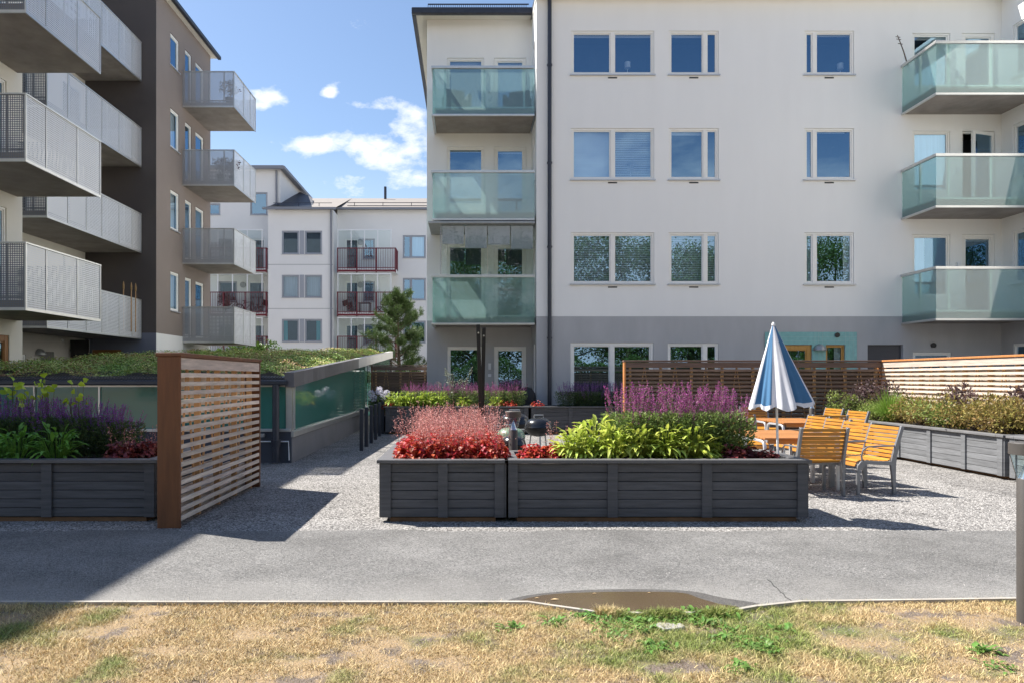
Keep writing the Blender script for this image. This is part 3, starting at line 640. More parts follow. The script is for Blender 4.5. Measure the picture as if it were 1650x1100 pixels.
# roofs, eaves, gutters
rf = MB(); rf.box(X0 - .02, X1 + 12.3, YF - .38, 34.2, 12.352, 12.47); rf.box(X1 - .35, X1 + 12.3, 12.7, YF - .382, 12.353, 12.468)
rf.build('eave', CREAM, main, 0)
rf = MB(); rf.quad((X0, YF - .4, 12.5), (X1 + 12.3, YF - .4, 12.5), (X1 + 12.3, 27, 13.9), (X0, 27, 13.9)); rf.quad((X0, 34.2, 12.5), (X1 + 12.3, 34.2, 12.5), (X1 + 12.3, 27, 13.9), (X0, 27, 13.9))
rf.quad((X0, YF - .4, 12.5), (X0, 27, 13.9), (X0, 34.2, 12.5)); rf.quad((X1 - .4, 12.6, 12.5), (X1 + 12.3, 12.6, 12.5), (X1 + 12.3, 27, 13.2), (X1 - .4, 27, 13.2))
mroof = rf.build('roof', ROOFD, main, 0)
br = MB(); br.box(-1.6, X0 - .03, YB - .45, 34.2, 12.562, 12.61)
br.build('bay_soffit', CREAM, main, 0)
br = MB(); br.quad((-1.62, YB - .5, 12.63), (X0 - .03, YB - .5, 12.63), (X0 - .03, 28, 13.9), (-1.62, 28, 13.9)); br.quad((-1.62, 34.3, 12.63), (X0 - .03, 34.3, 12.63), (X0 - .03, 28, 13.9), (-1.62, 28, 13.9)); br.quad((-1.62, YB - .5, 12.63), (-1.62, 28, 13.9), (-1.62, 34.3, 12.63))
broof = br.build('bay_roof', ROOFD, main, 0)
gt = MB(); gt.box(-1.72, X0 - .03, YB - .60, YB - .45, 12.46, 12.65); gt.box(-1.72, -1.602, YB - .449, 34.2, 12.46, 12.65); gt.build('gutter', DARKM, main, 0, bevel=.02)
sg = MB(); sg.box(-1.25, X0 - .1, YB - .2, YB - .17, 12.93, 12.96); sg.box(-1.25, X0 - .1, YB - .2, YB - .17, 12.76, 12.78)
for i in range(48): sg.box(-1.25 + i * .064, -1.235 + i * .064, YB - .195, YB - .175, 12.66, 12.93)
sg.build('snow_guard', DARKM, broof, 0)
# downpipe, lamps, vents
dp = MB(); xd = mx_(885); dp.tube([(xd, YF - .09, .15), (xd, YF - .09, 12.35)], .058, 14)
for z in (2.6, 5.2, 7.6, 10.4): dp.lathe([(.075, 0), (.075, .05)], (xd, YF - .09, z), 14)
dp.build('downpipe', DARKM, main)
def dome_lamp(p, n, parent, r=.17, mat=None):
    u = Vector((-n.y, n.x, 0)); mb = MB(); vs = []; seg = 14; rr = 6
    for i in range(rr + 1):
        ph = math.pi / 2 * i / rr
        for k in range(seg + 1):
            th = math.pi * k / seg
            vs.append(p + u * (r * math.cos(th) * math.cos(ph)) + n * (r * math.sin(th) * math.cos(ph)) + Z3 * (r * math.sin(ph) * .95))
    fs = [(i * (seg + 1) + k, i * (seg + 1) + k + 1, (i + 1) * (seg + 1) + k + 1, (i + 1) * (seg + 1) + k) for i in range(rr) for k in range(seg)]
    mb.add(vs, fs); mb.add([vs[k] for k in range(seg + 1)], [tuple(range(seg + 1))])
    return mb.build('wall_lamp', mat or ALUD, parent)
dome_lamp(Vector((mx_(1320), YF - .03, 2.28)), Vector((0, -1, 0)), main, .19)
for (a, h) in ((mx_(1348), mh_(540)), (mx_(1503), mh_(556))):
    MB().tube([(a, YF - .002, h), (a, YF - .06, h)], .07, 14).build('air_vent', BLACKM, main)
for (x, y, zs) in ((bx_(789), YB, (10.3, 7.55, 4.55, 1.75)), (mx_(1543), YF, (10.1, 7.35, 4.6))):
    for z in zs:
        l = MB(); l.box(x - .045, x + .045, y - .07, y - .002, z, z + .2); l.build('balcony_lamp', WHM, main, 0, bevel=.01)
        MB().box(x - .05, x + .05, y - .02, y - .002, z - .22, z - .13).build('socket', WHM, main, 0)

def glass_balcony(x0, x1, yf, yb, zb, parent, xs, left=True, name='balcony', glaze=False):
    sl = MB(); sl.box(x0 + .04, x1, yf + .03, yb - .002, zb, zb + .2)
    s = sl.build(name, CONC, parent, 0, bevel=.01)
    g = MB(); g.quad((x0, yf, zb + .03), (x1, yf, zb + .03), (x1, yf, zb + 1.33), (x0, yf, zb + 1.33))
    if left: g.quad((x0, yf, zb + .03), (x0, yb - .01, zb + .03), (x0, yb - .01, zb + 1.33), (x0, yf, zb + 1.33))
    g.build('glass_panel', FROST, s, 0)
    r = MB(); r.box(x0 - .04, x1, yf - .04, yf + .04, zb + 1.335, zb + 1.41)
    if left: r.box(x0 - .04, x0 + .04, yf + .042, yb - .002, zb + 1.335, zb + 1.41)
    r.box(x0 - .03, x1, yf - .025, yf + .025, zb - .03, zb + .028)
    if left: r.box(x0 - .03, x0 + .025, yf + .027, yb - .002, zb - .03, zb + .028)
    r.build('handrail', ALU, s, 0, bevel=.006)
    p = MB()
    for x in xs: p.box(x - .025, x + .025, yf + .03, yf + .07, zb + .2, zb + 1.335)
    p.box(x0 + .03, x1, yf + .035, yf + .065, zb + .21, zb + .25)
    if left:
        p.box(x0 + .03, x0 + .07, (yf + yb) / 2 - .025, (yf + yb) / 2 + .025, zb + .2, zb + 1.335); p.box(x0 + .035, x0 + .065, yf + .07, yb - .01, zb + .211, zb + .251)
    p.build('post', ALU, s, 0)
    return s
bx0, bx1 = (697 - VX) / 56, 1.9
for k, z in enumerate(FL[1:]):
    s = glass_balcony(bx0, bx1, 20.54, YB, z, main, (bx0 + .36, .46, 1.6))
    if k == 0:
        g = MB()
        for i in range(4):
            a = bx0 + .25 + i * (bx1 - bx0 - .27) / 4; b = bx0 + .25 + (i + 1) * (bx1 - bx0 - .27) / 4
            g.quad((a + .01, 20.6, z + 1.44), (b - .01, 20.6, z + 1.44), (b - .01, 20.6, z + 2.84), (a + .01, 20.6, z + 2.84))
        g.build('folding_glass', GLASSC, s, 0)
        b_ = MB(); q = [(.50, 0), (.62, 1), (.52, 2), (.64, 3)]
        for hgt, i in q:
            a = bx0 + .25 + i * (bx1 - bx0 - .27) / 4; b = bx0 + .25 + (i + 1) * (bx1 - bx0 - .27) / 4
            b_.box(a + .02, b - .02, 20.64, 20.65, z + 2.84 - hgt, z + 2.84); b_.box(a + .02, b - .02, 20.63, 20.66, z + 2.81 - hgt, z + 2.835 - hgt)
        b_.build('pleated_blind', M('grey_pleated', (.33, .33, .36), .8, var=.15, vs=6, stretch=(1, 1, 30)), s, 0)
        f = MB(); f.box(bx0 - .12, bx1, 20.42, YB - .01, z + 2.86, z + 2.93); f.box(bx0 + .22, bx0 + .25, 20.58, 20.63, z + 1.42, z + 2.85)
        f.build('glazing_frame', ALUD, s, 0, bevel=.01)
rx0 = (1508.5 - VX) * 19.0 / F
for k, z in enumerate(FL[1:]):
    glass_balcony(rx0, X1 - .01, 19.0, YF, z, main, ((1530 - VX) * 19 / F, (1598 - VX) * 19 / F, 14.9))

# =================================================================== LEFT BUILDINGS
XW = -10.94; XR = -13.43
la = thing('apartment_building', (XW - 5, 12, 0), 'white four storey apartment building at the left edge with perforated metal balconies', 'building')
FLft = FR((XW, 0, 0), (0, 1, 0), (1, 0, 0))
lh = [(14.9, 16.9, 3.06 + 3 * k, 5.5 + 3 * k) for k in range(3)]
wall('upper_wall', FLft, 8.1, 17.5, 0, 12.05, lh + [(15.6, 17.0, .05, 2.5)], CREAM, la)
for q in lh: window(FLft, *q, la, mull=(.5,), sill=False)
window(FLft, 15.6, 17.0, .05, 2.5, la, fm=WOODD, fw=.14, sill=False, name='entrance_door')
sheet_walls('end_wall', [((XW, 8.1, 0), (XW - 11, 8.1, 0), (XW - 11, 8.1, 12.05), (XW, 8.1, 12.05)), ((XW, 17.5, 0), (XW - 11, 17.5, 0), (XW - 11, 17.5, 12.05), (XW, 17.5, 12.05)),
                         ((XW - 11, 8.1, 0), (XW - 11, 17.5, 0), (XW - 11, 17.5, 12.05), (XW - 11, 8.1, 12.05))], WHITE, la)
r = MB(); r.box(XW - 11.1, XW + .1, 8.0, 17.52, 12.052, 12.2); r.build('roof', ROOFD, la, 0)

def perf_balcony(x0, x1, ya, yb, zb, parent, seams, ztop=1.38, pf=None):
    """floor slab with punched sheet metal parapet on the near, outer and far sides"""
    s = MB().box(x0 + .002, x1 - .03, ya + .03, yb - .03, zb + .02, zb + .2).build('balcony', CONC, parent, 0)
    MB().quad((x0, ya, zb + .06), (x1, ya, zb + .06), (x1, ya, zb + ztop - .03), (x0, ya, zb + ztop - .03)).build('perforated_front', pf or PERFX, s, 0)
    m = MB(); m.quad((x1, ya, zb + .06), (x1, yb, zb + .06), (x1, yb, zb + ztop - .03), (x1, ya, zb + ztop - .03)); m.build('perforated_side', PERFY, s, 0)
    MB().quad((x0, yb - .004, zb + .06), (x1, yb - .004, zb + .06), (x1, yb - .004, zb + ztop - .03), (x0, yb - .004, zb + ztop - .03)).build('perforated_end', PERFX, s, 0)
    t = MB(); t.box(x0, x1 + .025, ya - .025, ya + .025, zb + ztop - .03, zb + ztop); t.box(x1 - .025, x1 + .025, ya + .027, yb, zb + ztop - .03, zb + ztop)
    t.box(x0, x1 + .012, ya - .012, ya + .02, zb, zb + .06); t.box(x1 - .02, x1 + .012, ya + .022, yb, zb, zb + .06)
    t.box(x1 - .012, x1 + .016, ya - .014, ya + .02, zb + .06, zb + ztop - .03); t.box(x1 - .012, x1 + .016, yb - .03, yb, zb + .06, zb + ztop - .03)
    for y in seams: t.box(x1 + .001, x1 + .014, y - .012, y + .012, zb + .06, zb + ztop - .03)
    t.build('edge_trim', ALU, s, 0)
    p = MB(); n = max(2, int((yb - ya) / 1.0))
    for i in range(n + 1):
        y = ya + .06 + (yb - ya - .12) * i / n; p.box(x1 - .07, x1 - .03, y - .02, y + .02, zb + .2, zb + ztop - .03)
    for f in (.12, .5, .8): x = x0 + (x1 - x0) * f; p.box(x - .02, x + .02, ya + .03, ya + .06, zb + .2, zb + ztop - .03)
    p.box(x0 + .01, x1 - .03, ya + .03, ya + .05, zb + .25, zb + .28)
    p.build('post', ALUD, s, 0); return s
for k in range(3): perf_balcony(XW, -8.94, 14.4, 17.33, 2.85 + 3 * k, la, (15.1, 16.3))
lb = thing('apartment_building', (XR - 5, 24, 0), 'five storey apartment building of white and dark brown render with metal balconies', 'building')
FRc = FR((XR, 0, 0), (0, 1, 0), (1, 0, 0)); FBr = FR((XW, 0, 0), (0, 1, 0), (1, 0, 0)); FBf = FR((0, 25.0, 0), (1, 0, 0), (0, -1, 0))
rh_ = [(20.2, 21.9, 6.06 + 3 * k, 8.45 + 3 * k) for k in range(3)] + [(23.6, 24.9, 6.06 + 3 * k, 8.45 + 3 * k) for k in range(1, 3)]
wall('recessed_wall', FRc, 17.4, 25, 3.06, 15.1, rh_, CREAM, lb)
for q in rh_: window(FRc, *q, lb, sill=False)
gy = lambda px: -XR * F / (VX - px)
dr = (gy(65), gy(87), .05, 2.33); wn = (gy(35.5), gy(42), .8, 2.2)
wall('recessed_base_wall', FRc, 17.4, 25, 0, 3.06, [dr, wn], BEIGER, lb); window(FRc, *wn, lb)
d_ = MB().fb(FRc, dr[0], dr[1], -.12, -.08, dr[2], dr[3]).build('service_door', M('warm_grey_door', (.20, .19, .175), .6), lb, 0); MB().fb(FRc, dr[1] - .12, dr[1] - .09, -.08, -.02, 1.0, 1.2).build('handle', BLACKM, d_)
wall('brown_front_wall', FBf, XR, XW, 3.06, 15.1, [], DARKR, lb)
fd = (PX(148, 25), PX(195.5, 25), .05, 2.48)
wall('front_base_wall', FBf, XR, XW, 0, 3.06, [fd], SLATER, lb); MB().fb(FBf, PX(196, 25), XW, .001, .006, 2.28, 2.30).build('render_joint', DARKM, lb, 0)
dd = window(FBf, *fd, lb, fm=WOODD, fw=.17, sill=False, name='entrance_door')
MB().fb(FBf, fd[1] - .24, fd[1] - .2, -.05, .02, .9, 2.2).build('handle', ALU, dd)
eh = []
for k in range(4):
    top = 11.4 + 3 * (k - 2); eh.append((26.19, 26.97, (top - 1.45) if k < 3 else 12.96, top if k < 3 else 14.16))
    t2 = top if k < 3 else 14.2
    eh += [(27.55, 28.2, 6.06 + 3 * (k - 1), t2 - .03), (28.6, 29.5, 6.06 + 3 * (k - 1), t2 - .05)]
eh = [(a, b, max(h0, 3.07), h1) for (a, b, h0, h1) in eh]
wall('brown_side_wall', FBr, 25, 30.25, 3.06, 15.1, eh, BROWNR, lb); wall('side_base_wall', FBr, 25, 30.25, 0, 3.06, [], WHITE, lb)
for i, q in enumerate(eh): window(FBr, *q, lb, sill=(i % 3 == 0), name='balcony_door' if i % 3 == 2 else 'window', blind=[(0, 1, 1, CURT)] if i in (3, 6, 0) else None, fw=.07, d=-.03)
sheet_walls('rear_wall', [((XW, 30.25, 0), (XW - 13, 30.25, 0), (XW - 13, 30.25, 15.1), (XW, 30.25, 15.1)), ((XW - 13, 17.6, 0), (XW - 13, 30.25, 0), (XW - 13, 30.25, 15.1), (XW - 13, 17.6, 15.1)),
                          ((XR, 17.52, 0), (XW - 13, 17.52, 0), (XW - 13, 17.52, 15.1), (XR, 17.52, 15.1))], BROWNR, lb)
r = MB(); r.box(XW - 13.1, XW + .22, 25.0 - .25, 30.5, 15.102, 15.16); r.box(XR - 10.6, XR + .2, 17.4, 24.748, 15.102, 15.16); r.build('soffit', CREAM, lb, 0)
r = MB(); r.box(XW - 13.1, XW + .28, 24.7, 30.55, 15.165, 15.24); r.box(XW + .222, XW + .36, 24.7, 30.55, 15.06, 15.2); r.box(XR - 10.6, XR + .3, 17.3, 24.698, 15.165, 15.24)
r.build('roof', DARKM, lb, 0, bevel=.02)
dome_lamp(Vector((XR + .02, gy(62), 2.22)), Vector((1, 0, 0)), lb, .2); dome_lamp(Vector((PX(205, 25), 24.98, 2.2)), Vector((0, -1, 0)), lb, .2)
MB().tube([(XR, gy(99.5), 2.72), (XR + .04, gy(99.5), 2.72)], .05, 12).build('air_vent', WHM, lb)
for k in range(4): perf_balcony(XR, -11.46, 19.4, 24.98, 2.84 + 3 * k, lb, (20.4, 21.4, 22.3, 23.4, 24.3))
for k in range(4): perf_balcony(XW, -8.97, 27.3, 30.05, 2.82 + 3 * k, lb, (28.4, 29.3), pf=PERFL)
# black square board hanging from the wall
t = thing('wall_screen', (-13.1, 24.0, 2.1), 'black square screen bracketed to the wall left of the wooden entrance door', 'screen')
MB().box(-13.39, -12.74, 23.98, 24.04, 2.08, 2.76).build('screen_panel', ENAM, t, 0, bevel=.01); MB().box(-13.428, -13.2, 24.042, 24.08, 2.4, 2.46).build('bracket', BLACKM, t, 0)
# three slender torches behind the low balcony rail
for i, px in enumerate((199, 211.5, 218.5)):
    y = 23.8 + i * .25; x = (px - VX) * y / F
    t = thing('garden_torch', (x, y, 3.04), ['cone topped wooden torch left of two others on lowest recessed balcony', 'middle wooden torch of the three above the balcony rail', 'right hand wooden torch of the three above the balcony rail'][i], 'torch', 'torches on the balcony')
    MB().tube([(x, y, 3.04), (x, y, 4.45)], .018, 8).build('pole', BATTEN, t); MB().lathe([(.018, 4.42), (.03, 4.46), (.03, 4.58), (.008, 4.70)], (x, y, 0), 10).build('torch_head', M('bamboo', (.35, .22, .09), .7), t)

# =================================================================== FAR BUILDING
fy = 48.0; fyb = 49.5
fb_ = thing('apartment_building', (-8, fyb, 0), 'pale panelled apartment building with dark red balcony railings in the distance', 'building')
FF = FR((0, fy, 0), (1, 0, 0), (0, -1, 0)); FFb = FR((0, fyb, 0), (1, 0, 0), (0, -1, 0))
X = lambda px, y: (px - VX) * y / F
Hh = lambda py, y: EYE + (VY - py) * y / F
px0, px1 = X(432, fy), X(537, fy)
wr = [(Hh(410, fy), Hh(372, fy)), (Hh(480, fy), Hh(443, fy)), (Hh(551, fy), Hh(514, fy))]
ph = []
for lo, hi in wr: ph += [(X(454, fy), X(482, fy), lo, hi), (X(491, fy), X(519, fy), lo, hi)]
wall('front_wall', FF, px0, px1, 0, 12.75, ph, FARW, fb_)
for i, q in enumerate(ph): window(FF, *q, fb_, fm=FRAMEG, fw=.08, blind=[None, None, [(0, 1, 1, CURT)], [(0, 1, 1, CURT)], [(0, .35, 1, TEALC)], [(.6, 1, 1, TEALC)]][i])
sp = MB()
for lo, hi in wr: sp.fb(FF, X(482, fy) + .04, X(491, fy) - .04, .002, .02, lo, hi)
sp.build('window_panel', FRAMEG, fb_, 0)
jj = MB()
for z in (Hh(427, fy), Hh(498, fy)): jj.fb(FF, px0, px1, .001, .004, z, z + .05)
jj.build('panel_joint', M('joint_grey', (.45, .45, .45), .9), fb_, 0)
bh_ = []
for lo, hi in wr: bh_ += [(X(649, fyb), X(686, fyb), lo, hi)]
bal = [8.76 - 2.96 * k for k in range(3)]
for z in bal: bh_ += [(X(556, fyb), X(578, fyb), z + .15, z + 2.35), (X(584, fyb), X(604, fyb), z + .9, z + 2.35)]
for z in bal: bh_ += [(X(400, fyb), X(427, fyb), z + .15, z + 2.35), (X(352, fyb), X(382, fyb), z + .9, z + 2.35)]
bh_ += [(X(403, fyb), X(431, fyb), Hh(347, fyb), Hh(310, fyb)), (X(330, fyb), X(355, fyb), Hh(347, fyb), Hh(328, fyb))]
wall('rear_facade', FFb, px1, 3.0, 0, 13.1, [q for q in bh_ if q[0] > px1], FARW, fb_)
wall('tall_facade', FFb, -21, px0, 0, 15.9, [q for q in bh_ if q[0] < px0], FARW, fb_)
for q in bh_:
    door = (q[3] - q[2]) > 2.1
    window(FFb, *q, fb_, fm=FRAMEG if not door else FRAME, fw=.08, sill=not door, mull=(.35,) if q[0] > -5 else (), blind=[(.35, 1, 1, CURT)] if q[0] > -5 and q[3] > 8.5 else None)
sheet_walls('side_wall', [((px0, fy, 0), (px0, fyb, 0), (px0, fyb, 12.75), (px0, fy, 12.75)), ((px1, fy, 0), (px1, fyb, 0), (px1, fyb, 12.75), (px1, fy, 12.75)),
    ((-13.05, fyb, 12.7), (-13.05, 59, 12.7), (-13.05, 59, 15.9), (-13.05, fyb, 15.9)), ((-13.48, fyb, 12.75), (-13.05, fyb, 12.75), (-13.05, fyb, 15.9), (-13.48, fyb, 15.9)),
    ((-21, 59, 0), (3, 59, 0), (3, 59, 12), (-21, 59, 12)), ((-21, fyb, 0), (-21, 59, 0), (-21, 59, 15.9), (-21, fyb, 15.9)), ((3, fyb, 0), (3, 59, 0), (3, 59, 13), (3, fyb, 13))], FARW, fb_)
r = MB()
r.quad((px1 - .1, fyb - .4, 13.15), (3.2, fyb - .4, 13.15), (3.2, 54.5, 15.15), (px1 - .1, 54.5, 15.15)); r.quad((px0 - .2, fy - .4, 12.8), (px1 + .2, fy - .4, 12.8), (px1 + .2, 54.5, 15.15), (px0 + .2, 54.5, 15.15))
r.quad((-13.1, 54.5, 15.15), (3.2, 54.5, 15.15), (3.2, 59.3, 13.1), (-13.1, 59.3, 13.1))
roof_far = r.build('roof', ROOFS, fb_, 0)
r = MB(); r.box(-21.3, -12.75, fyb - .4, 59.3, 15.902, 16.08); r.build('tall_roof', M('roof_edge_grey', (.25, .26, .29), .6), fb_, 0)
r = MB(); r.quad((X(437, 48.6), 48.6, PZ(331, 48.6)), (X(505, 48.6), 48.6, PZ(334, 48.6)), (X(503, 52.5), 52.5, PZ(319, 52.5)), (X(482, 55.5), 55.5, PZ(309, 55.5)), (-13.04, 53, PZ(316, 53))); r.build('dark_roof_patch', ROOFD, fb_, 0)
g = MB(); g.box(px0 - .25, px1 + .25, fy - .5, fy - .38, 12.68, 12.82); g.box(px1 - .1, 3.2, fyb - .5, fyb - .38, 13.03, 13.17); g.box(-12.76, -12.62, fyb - .4, 59.3, 15.8, 16.0); g.box(-21.3, -12.62, fyb - .52, fyb - .402, 15.82, 16.0)
xd = X(534, fy); g.tube([(xd, fy - .1, 0), (xd, fy - .1, 12.7)], .07, 8); g.tube([(-13.3, fyb - .1, 12.9), (-13.3, fyb - .1, 15.8)], .07, 8); g.build('gutter', M('gutter_grey', (.22, .23, .26), .5), fb_)
g = MB()
for x in (-8, -6, -4, -2, 0):
    g.box(x - .02, x + .02, 50.0, 50.05, 13.3, 13.75)
g.box(-8.5, 1, 50.0, 50.04, 13.7, 13.74); g.box(-8.5, 1, 50.0, 50.04, 13.5, 13.53); g.tube([(-6.3, 54, 14.9), (-6.3, 54, 15.9)], .1, 8); g.box(-13.3, -9.3, 48.6, 48.64, 13.35, 13.38)
for x in (-13, -11.6, -10.2): g.box(x, x + .04, 48.6, 48.63, 13.0, 13.38)
g.build('roof_rail', DARKM, roof_far, 0)
def red_balcony(x0, x1, z, parent):
    s = MB().box(x0, x1, fy + .02, fyb - .002, z - .22, z).build('balcony', FARW, parent, 0)
    m = MB(); m.box(x0, x1, fy, fy + .05, z + 1.36, z + 1.42); m.box(x0, x1, fy, fy + .05, z - .2, z - .06); m.box(x0, x1, fy, fy + .05, z + .06, z + .1)
    n = int((x1 - x0) / .115)
    for i in range(n + 1): x = x0 + .01 + (x1 - x0 - .03) * i / n; m.box(x, x + .022, fy + .01, fy + .04, z - .06, z + 1.36)
    for i in range(4): x = x0 + (x1 - x0 - .07) * i / 3; m.box(x, x + .07, fy - .01, fy + .06, z - .25, z + 1.42)
    m.box(x1 - .05, x1, fy + .05, fyb, z + 1.36, z + 1.42)
    for i in range(8): m.box(x1 - .03, x1, fy + .1 + i * .18, fy + .122 + i * .18, z, z + 1.36)
    m.build('railing', RED, s, 0)
    p = MB()
    for i in range(5): x = x0 + .02 + (x1 - x0 - .4) * i / 4; p.box(x, x + .06, fy + .08, fy + .12, z + 1.42, z + 2.6)
    p.box(x0, x1 - .3, fy + .07, fy + .13, z + 2.6, z + 2.68); p.build('glazing_post', WHM, s, 0)
    MB().quad((x0, fy + .1, z + .1), (x1 - .3, fy + .1, z + .1), (x1 - .3, fy + .1, z + 2.6), (x0, fy + .1, z + 2.6)).build('glazing', GLASSC, s, 0)
for z in bal: red_balcony(X(543, fy), X(638, fy), z + .03, fb_); red_balcony(X(325, fy), X(430, fy), z + .03, fb_)
for z in bal:
    for px in (581, 392):
        MB().tube([(X(px, fyb), fyb - .002, z + 2.1), (X(px, fyb), fyb - .12, z + 2.1)], .2, 14).build('wall_lamp', ALUD, fb_)
# bicycles and chairs on the far balconies
def bicycle(loc, rz, label):
    t = thing('bicycle', (0, 0, 0), label, 'bicycle', 'bicycles on the far balcony')
    for s in (-.52, .52):
        pts = [(s + .33 * math.cos(a), 0, .34 + .33 * math.sin(a)) for a in [i * math.pi / 10 for i in range(21)]]
        w_ = MB().tube(pts, .022, 6, caps=False)
        for a in range(6): w_.tube([(s, 0, .34), (s + .32 * math.cos(a * 1.047), 0, .34 + .32 * math.sin(a * 1.047))], .004, 4)
        w_.build('wheel', BLACKM, t)
    f = MB()
    for a, b in (((-.52, .34), (-.18, .80)), ((-.52, .34), (-.1, .32)), ((-.1, .32), (-.2, .86)), ((-.1, .32), (.36, .78)), ((-.17, .78), (.36, .82)), ((.36, .90), (.52, .34))):
        f.tube([(a[0], 0, a[1]), (b[0], 0, b[1])], .02, 6)
    f.build('frame', BLACKM, t); MB().tube([(.3, -.25, 1.0), (.36, -.1, .95), (.36, .1, .95), (.3, .25, 1.0)], .015, 6).build('handlebar', BLACKM, t); MB().box(-.32, -.08, -.07, .07, .87, .92).build('saddle', BLACKM, t, bevel=.02)
    t.location = loc; t.rotation_euler.z = rz
b2 = bal[1] + .03
bicycle((X(372, 48.7), 48.7, b2), .1, 'black bicycle on the far red railed balcony, nearest the brown building')
bicycle((X(398, 48.9), 48.9, b2), -.15, 'black bicycle parked farther right behind the dark red balcony railing')
def folding_chair(loc, rz, label):
    t = thing('folding_chair', (0, 0, 0), label, 'chair', 'chairs on the far balconies')
    m = MB()
    for s in (-.22, .22): m.tube([(s, .25, 0), (s, -.2, .45), (s, -.25, .45)], .015, 6); m.tube([(s, -.25, 0), (s, .15, .45), (s, .35, .95)], .015, 6)
    m.build('frame', BLACKM, t); MB().box(-.22, .22, -.24, .2, .44, .47).build('seat', BLACKM, t); MB().bar((0, .22, .55), (0, .34, .92), .42, .02, (1, 0, 0)).build('backrest', BLACKM, t)
    t.location = loc; t.rotation_euler.z = rz
folding_chair((X(421, 48.7), 48.7, b2), -1.4, 'dark folding chair right of the bicycles on the far balcony')
folding_chair((X(563, 48.7), 48.7, b2), 1.4, 'dark chair at the left of the small table on the middle right balcony')
folding_chair((X(612, 48.7), 48.7, b2), -1.4, 'dark chair at the right of the small table on the middle right balcony')
t = thing('balcony_table', (X(588, 48.7), 48.7, b2), 'small dark table between two chairs on the middle right balcony', 'table')
x = X(588, 48.7); MB().box(x - .4, x + .4, 48.4, 49.0, b2 + .7, b2 + .74).build('tabletop', BLACKM, t); m = MB()
for a in (-.35, .35):
    for b in (48.45, 48.95): m.tube([(x + a, b, b2), (x + a, b, b2 + .7)], .02, 6)
m.build('table_legs', BLACKM, t)

# =================================================================== GREEN ROOFED SHED (garage ramp)
sx = -3.12; sy = 12.6; slope = .059
zr = lambda y: 1.50 + slope * (y - sy)
sh = thing('garage_shed', (-6, 18, 0), 'long low green glass garage ramp shed with a planted sedum roof', 'shed')
GREYC = M('grey_painted_concrete', (.20, .195, .20), .85, var=.1, vs=1.5, bump=.3, bs=60)
DGREYC = M('dark_slate_base', (.065, .07, .085), .8, var=.12, vs=1.5, bump=.3, bs=60)
m = MB(); m.box(-10.7, sx - .02, sy, sy + .25, 0, .55); m.build('front_base', DGREYC, sh, 0)
m = MB(); m.box(sx - .25, sx, sy + .02, 21.8, 0, .45); m.build('side_base', GREYC, sh, 0)
# base top cap
m = MB(); m.box(-10.7, sx - .02, sy - .03, sy + .26, .55, .60); m.box(sx - .26, sx + .03, sy + .02, 22.4, .452, .55); m.build('base_sill', ALU, sh, 0, bevel=.005)
g = MB(); g.quad((-10.7, sy + .05, .6), (sx - .10, sy + .05, .6), (sx - .10, sy + .05, 1.34), (-10.7, sy + .05, 1.34)); g.build('front_glass', FROSTD, sh, 0)
g = MB(); g.quad((sx - .06, sy + .16, .552), (sx - .06, 22.4, .552), (sx - .06, 22.4, zr(22.4) - .19), (sx - .06, sy + .16, zr(sy) - .17)); g.build('side_glass', FROSTD, sh, 0)
g = MB(); g.quad((sx - .06, 22.5, .552), (sx - .06, 29, .552), (sx - .06, 29, zr(29) - .19), (sx - .06, 22.5, zr(22.5) - .19)); g.build('rear_glass', FROST, sh, 0)
m = MB(); m.box(-10.7, sx - .3, sy + .6, sy + .62, .05, 1.3); m.build('inner_wall', M('inner_green', (.12, .34, .30), .8), sh, 0)
m = MB(); m.box(sx - .75, sx - .73, sy + .7, 28.5, .05, 1.3); m.build('inner_side_wall', MATS['inner_green'], sh, 0)
f = MB(); f.box(sx - .11, sx - .0, sy + .02, sy + .13, .55, 1.42)
for i in range(7): xx = -10.0 + i * 1.15; f.box(xx, xx + .03, sy + .02, sy + .048, .6, 1.34)
f.box(-10.7, sx - .12, sy + .0, sy + .09, 1.34, 1.40)
f.build('corner_frame', ALU, sh, 0)
m = MB()
for i in range(52):
    y = sy + .4 + i * .185; m.box(sx - .09, sx - .07, y, y + .012, .552, zr(y) - .2)
m.build('glass_joint', ALUD, sh, 0)
# gutter and fascia
m = MB(); m.box(-10.7, sx - .05, sy - .16, sy - .02, 1.37, 1.46); m.build('gutter', DARKM, sh, 0, bevel=.02)
m = MB(); n = 280
for i in range(n):                                    # corrugated drip edge
    xa = -10.7 + i * (sx + 10.6) / n; xb = -10.7 + (i + 1) * (sx + 10.6) / n; dz = .008 if i % 2 else -.008
    m.quad((xa, sy - .08, 1.47 + dz), (xb, sy - .08, 1.47 + dz), (xb, sy + .15, 1.53 + dz), (xa, sy + .15, 1.53 + dz))
m.box(-10.7, sx - .06, sy - .05, sy + .05, 1.46, 1.505); m.build('roof_sheet_edge', DARKM, sh, 0)
m = MB(); P_ = M('parapet_tile', (.12, .115, .12), .6, island=.2, var=.08); PL = M('pale_parapet', (.42, .41, .40), .6, island=.06)
for i in range(42):
    y0 = sy - .1 + i * .39; y1 = y0 + .385; mi = 0 if y0 < 19.6 else 1
    for (xa, xb, da, db) in ((sx - .1, sx + .06, -.16, .10),):
        m.add([(xa, y0, zr(y0) + da), (xb, y0, zr(y0) + da), (xb, y1, zr(y1) + da), (xa, y1, zr(y1) + da), (xa, y0, zr(y0) + db), (xb, y0, zr(y0) + db), (xb, y1, zr(y1) + db), (xa, y1, zr(y1) + db)],
              [(0, 3, 2, 1), (4, 5, 6, 7), (0, 1, 5, 4), (2, 3, 7, 6), (0, 4, 7, 3), (1, 2, 6, 5)], mi)
m.build('parapet', [P_, PL], sh, 0)
